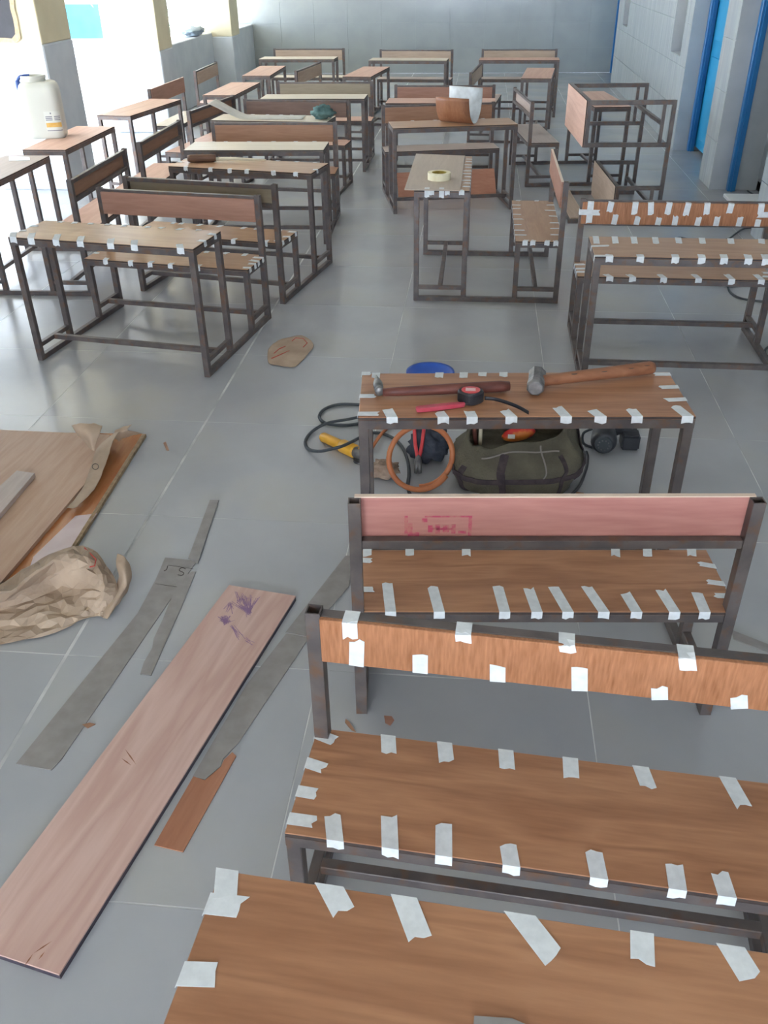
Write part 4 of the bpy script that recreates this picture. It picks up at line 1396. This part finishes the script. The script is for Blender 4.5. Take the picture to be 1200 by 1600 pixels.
# kraft paper, torn strip over the board edge
def sheet_px(name, rows, m, label, cat='paper', group=None, amp=0.004, k=7, facet=0.0, parent=None):
    """rows of (px,py,z) control points -> crumpled sheet"""
    g = [[P(*q) for q in r] for r in rows]
    # refine by catmull-rom both ways
    g = [smooth_path(r, k) for r in g]
    gt = [smooth_path([g[i][j] for i in range(len(g))], k) for j in range(len(g[0]))]
    g = [[gt[j][i] for j in range(len(gt))] for i in range(len(gt[0]))]
    for i, r in enumerate(g):
        for j, p in enumerate(r):
            p.z = max(p.z+amp*2.2*(0.5-abs(noise.noise(p*16)))+amp*1.5*(0.4-abs(noise.noise(p*34+Vector((3, 1, 2)))))+amp*0.8*(0.4-abs(noise.noise(p*70+Vector((7, 1, 5))))), 0.0025)
    if facet:
        rj = random.Random(21)
        for i in range(1, len(g)-1):
            for j in range(1, len(g[0])-1):
                e1, e2 = g[i][j+1]-g[i][j-1], g[i+1][j]-g[i-1][j]
                g[i][j] = g[i][j]+e1*rj.uniform(-.17, .17)+e2*rj.uniform(-.17, .17)
                g[i][j].z = max(g[i][j].z+rj.gauss(0, facet), 0.003)
    c = sum((p for r in g for p in r), Vector())/(len(g)*len(g[0]))
    c.z = 0
    mb = MB().grid([[p-c for p in r] for r in g])
    if facet:
        bmesh.ops.triangulate(mb.bm, faces=mb.bm.faces[:], quad_method='SHORT_EDGE')
    o = link(name, mb.mesh(name, 0, not facet, (m,)), parent, c)
    solid(o, 0.0012, 0)
    if label:
        meta(o, label, cat, group)
    return o


kp = sheet_px('kraft_paper', [
    [(196, 668, .075), (182, 676, .07), (176, 684, .04)],
    [(186, 676, .095), (172, 683, .085), (166, 690, .04)],
    [(176, 692, .09), (160, 696, .08), (152, 702, .04)],
    [(170, 712, .07), (154, 718, .065), (144, 724, .038)],
    [(162, 735, .055), (146, 742, .052), (136, 748, .036)],
    [(150, 762, .042), (132, 768, .040), (124, 772, .035)],
    [(128, 786, .034), (116, 795, .034), (104, 794, .034)]], M_kraft, 'torn kraft paper strip curling over the edge of the orange laminate board', amp=.003)
fp = sheet_px('paper_flap', [
    [(112, 666, .13), (135, 662, .15), (160, 666, .13)],
    [(120, 678, .10), (138, 676, .13), (156, 680, .11)],
    [(132, 690, .06), (141, 692, .09), (150, 694, .08)],
    [(140, 702, .04), (144, 704, .05), (148, 706, .045)]], M_kraft, None, parent=None, amp=.004)
fp.parent = kp
fp.location = Vector(fp.location)-Vector(kp.location)
ring = [P(149+5*cos(t), 729+4.5*sin(t), .064)-Vector(kp.location) for t in [2*pi*i/14 for i in range(15)]]
part('printed_ring', MB().tube(ring, .0016, 5), M_edge, kp)
kp2 = sheet_px('paper_flap', [
    [(206, 664, .11), (192, 668, .10), (180, 674, .09)],
    [(200, 672, .10), (190, 676, .09), (178, 684, .08)],
    [(224, 678, .03), (196, 684, .05), (186, 690, .05)]], M_kraft, None, amp=.003)
kp2.parent = kp
kp2.location = Vector(kp2.location)-Vector(kp.location)

# big crumpled kraft paper
kb = sheet_px('kraft_paper', [
    [(-40, 915, .05), (-5, 918, .05), (35, 892, .07), (78, 868, .09), (110, 856, .10), (130, 854, .09), (152, 864, .06)],
    [(-40, 930, .09), (0, 930, .11), (42, 904, .13), (80, 878, .15), (116, 866, .14), (146, 870, .12), (166, 884, .07)],
    [(-40, 942, .05), (2, 942, .06), (50, 918, .07), (88, 896, .08), (128, 888, .12), (156, 892, .11), (178, 902, .07)],
    [(-40, 955, .03), (5, 952, .03), (56, 934, .04), (98, 918, .04), (138, 912, .07), (164, 918, .08), (184, 920, .05)],
    [(-40, 975, .02), (8, 970, .02), (60, 955, .03), (103, 940, .03), (140, 934, .04), (162, 936, .05), (180, 936, .03)],
    [(-40, 995, .012), (10, 990, .012), (60, 978, .018), (105, 964, .02), (136, 952, .02), (157, 952, .02), (170, 950, .015)],
    [(-40, 1018, .004), (10, 1006, .004), (60, 998, .004), (100, 985, .004), (132, 968, .004), (152, 964, .004), (164, 968, .004)]], M_kraft,
    'large crumpled kraft wrapping paper at the foot of the plywood sheet', amp=.004, k=3, facet=.0055)
fl3 = sheet_px('paper_flap', [
    [(184, 866, .10), (196, 874, .11), (203, 884, .09)],
    [(182, 885, .09), (194, 893, .10), (206, 898, .07)],
    [(186, 905, .06), (196, 915, .06), (203, 912, .04)],
    [(172, 930, .03), (184, 938, .03), (196, 930, .01)],
    [(160, 962, .008), (168, 968, .008), (178, 955, .004)]], M_kraft, None, amp=.005)
fl3.parent = kb
fl3.location = Vector(fl3.location)-Vector(kb.location)
M_redink = mat('red_print', rgb(196, 70, 58), 0.7)
hx_ = [(132, 856, .128), (140, 864, .135), (150, 874, .135), (148, 884, .145), (140, 886, .15)]
part('red_print_line', MB().tube([P(*q)-Vector(kb.location) for q in hx_], .0022, 5), M_redink, kb)

# kraft scrap lying flat on the floor
sc = sheet_px('kraft_paper_scrap', [
    [(428, 537, .006), (440, 530, .008), (456, 527, .010), (472, 525, .010), (486, 532, .014)],
    [(420, 545, .006), (438, 540, .008), (456, 538, .012), (474, 537, .010), (490, 541, .012)],
    [(418, 556, .004), (436, 555, .010), (456, 552, .012), (470, 552, .008), (482, 552, .006)],
    [(419, 566, .004), (436, 568, .006), (452, 567, .008), (464, 566, .006), (474, 562, .004)],
    [(424, 570, .003), (438, 572, .004), (450, 574, .004), (460, 574, .004), (464, 572, .003)]], M_kraft, 'flat kraft paper scrap with red print on the floor', amp=.002)
c = Vector(sc.location)
for seq in ([(456, 533), (462, 528), (474, 529), (480, 536), (474, 542)], [(428, 552), (436, 545), (446, 541)], [(424, 560), (440, 553), (452, 548)]):
    part('red_print_line', MB().tube([P(x, y, .014)-c for x, y in seq], .0022, 5), M_redink, sc)

# black cables behind the taped desk on the right
cable('extension_cable', [(1168, 298), (1180, 306), (1192, 318), (1196, 336), (1180, 353), (1162, 357), (1148, 366), (1138, 373), (1120, 376), (1090, 378), (1072, 373), (1058, 372), (1052, 385), (1060, 410), (1080, 430), (1100, 437), (1125, 445), (1150, 446), (1166, 438)], 0.007, M_rubber, 'black extension cable on the floor behind the taped desk')
cable('extension_cable', [(1137, 443, .02), (1140, 455), (1152, 464), (1172, 469), (1200, 473), (1228, 490), (1222, 520), (1206, 538), (1196, 546), (1197, 555), (1206, 560)], 0.007, M_rubber, 'black cable looping round the post of the taped desk')
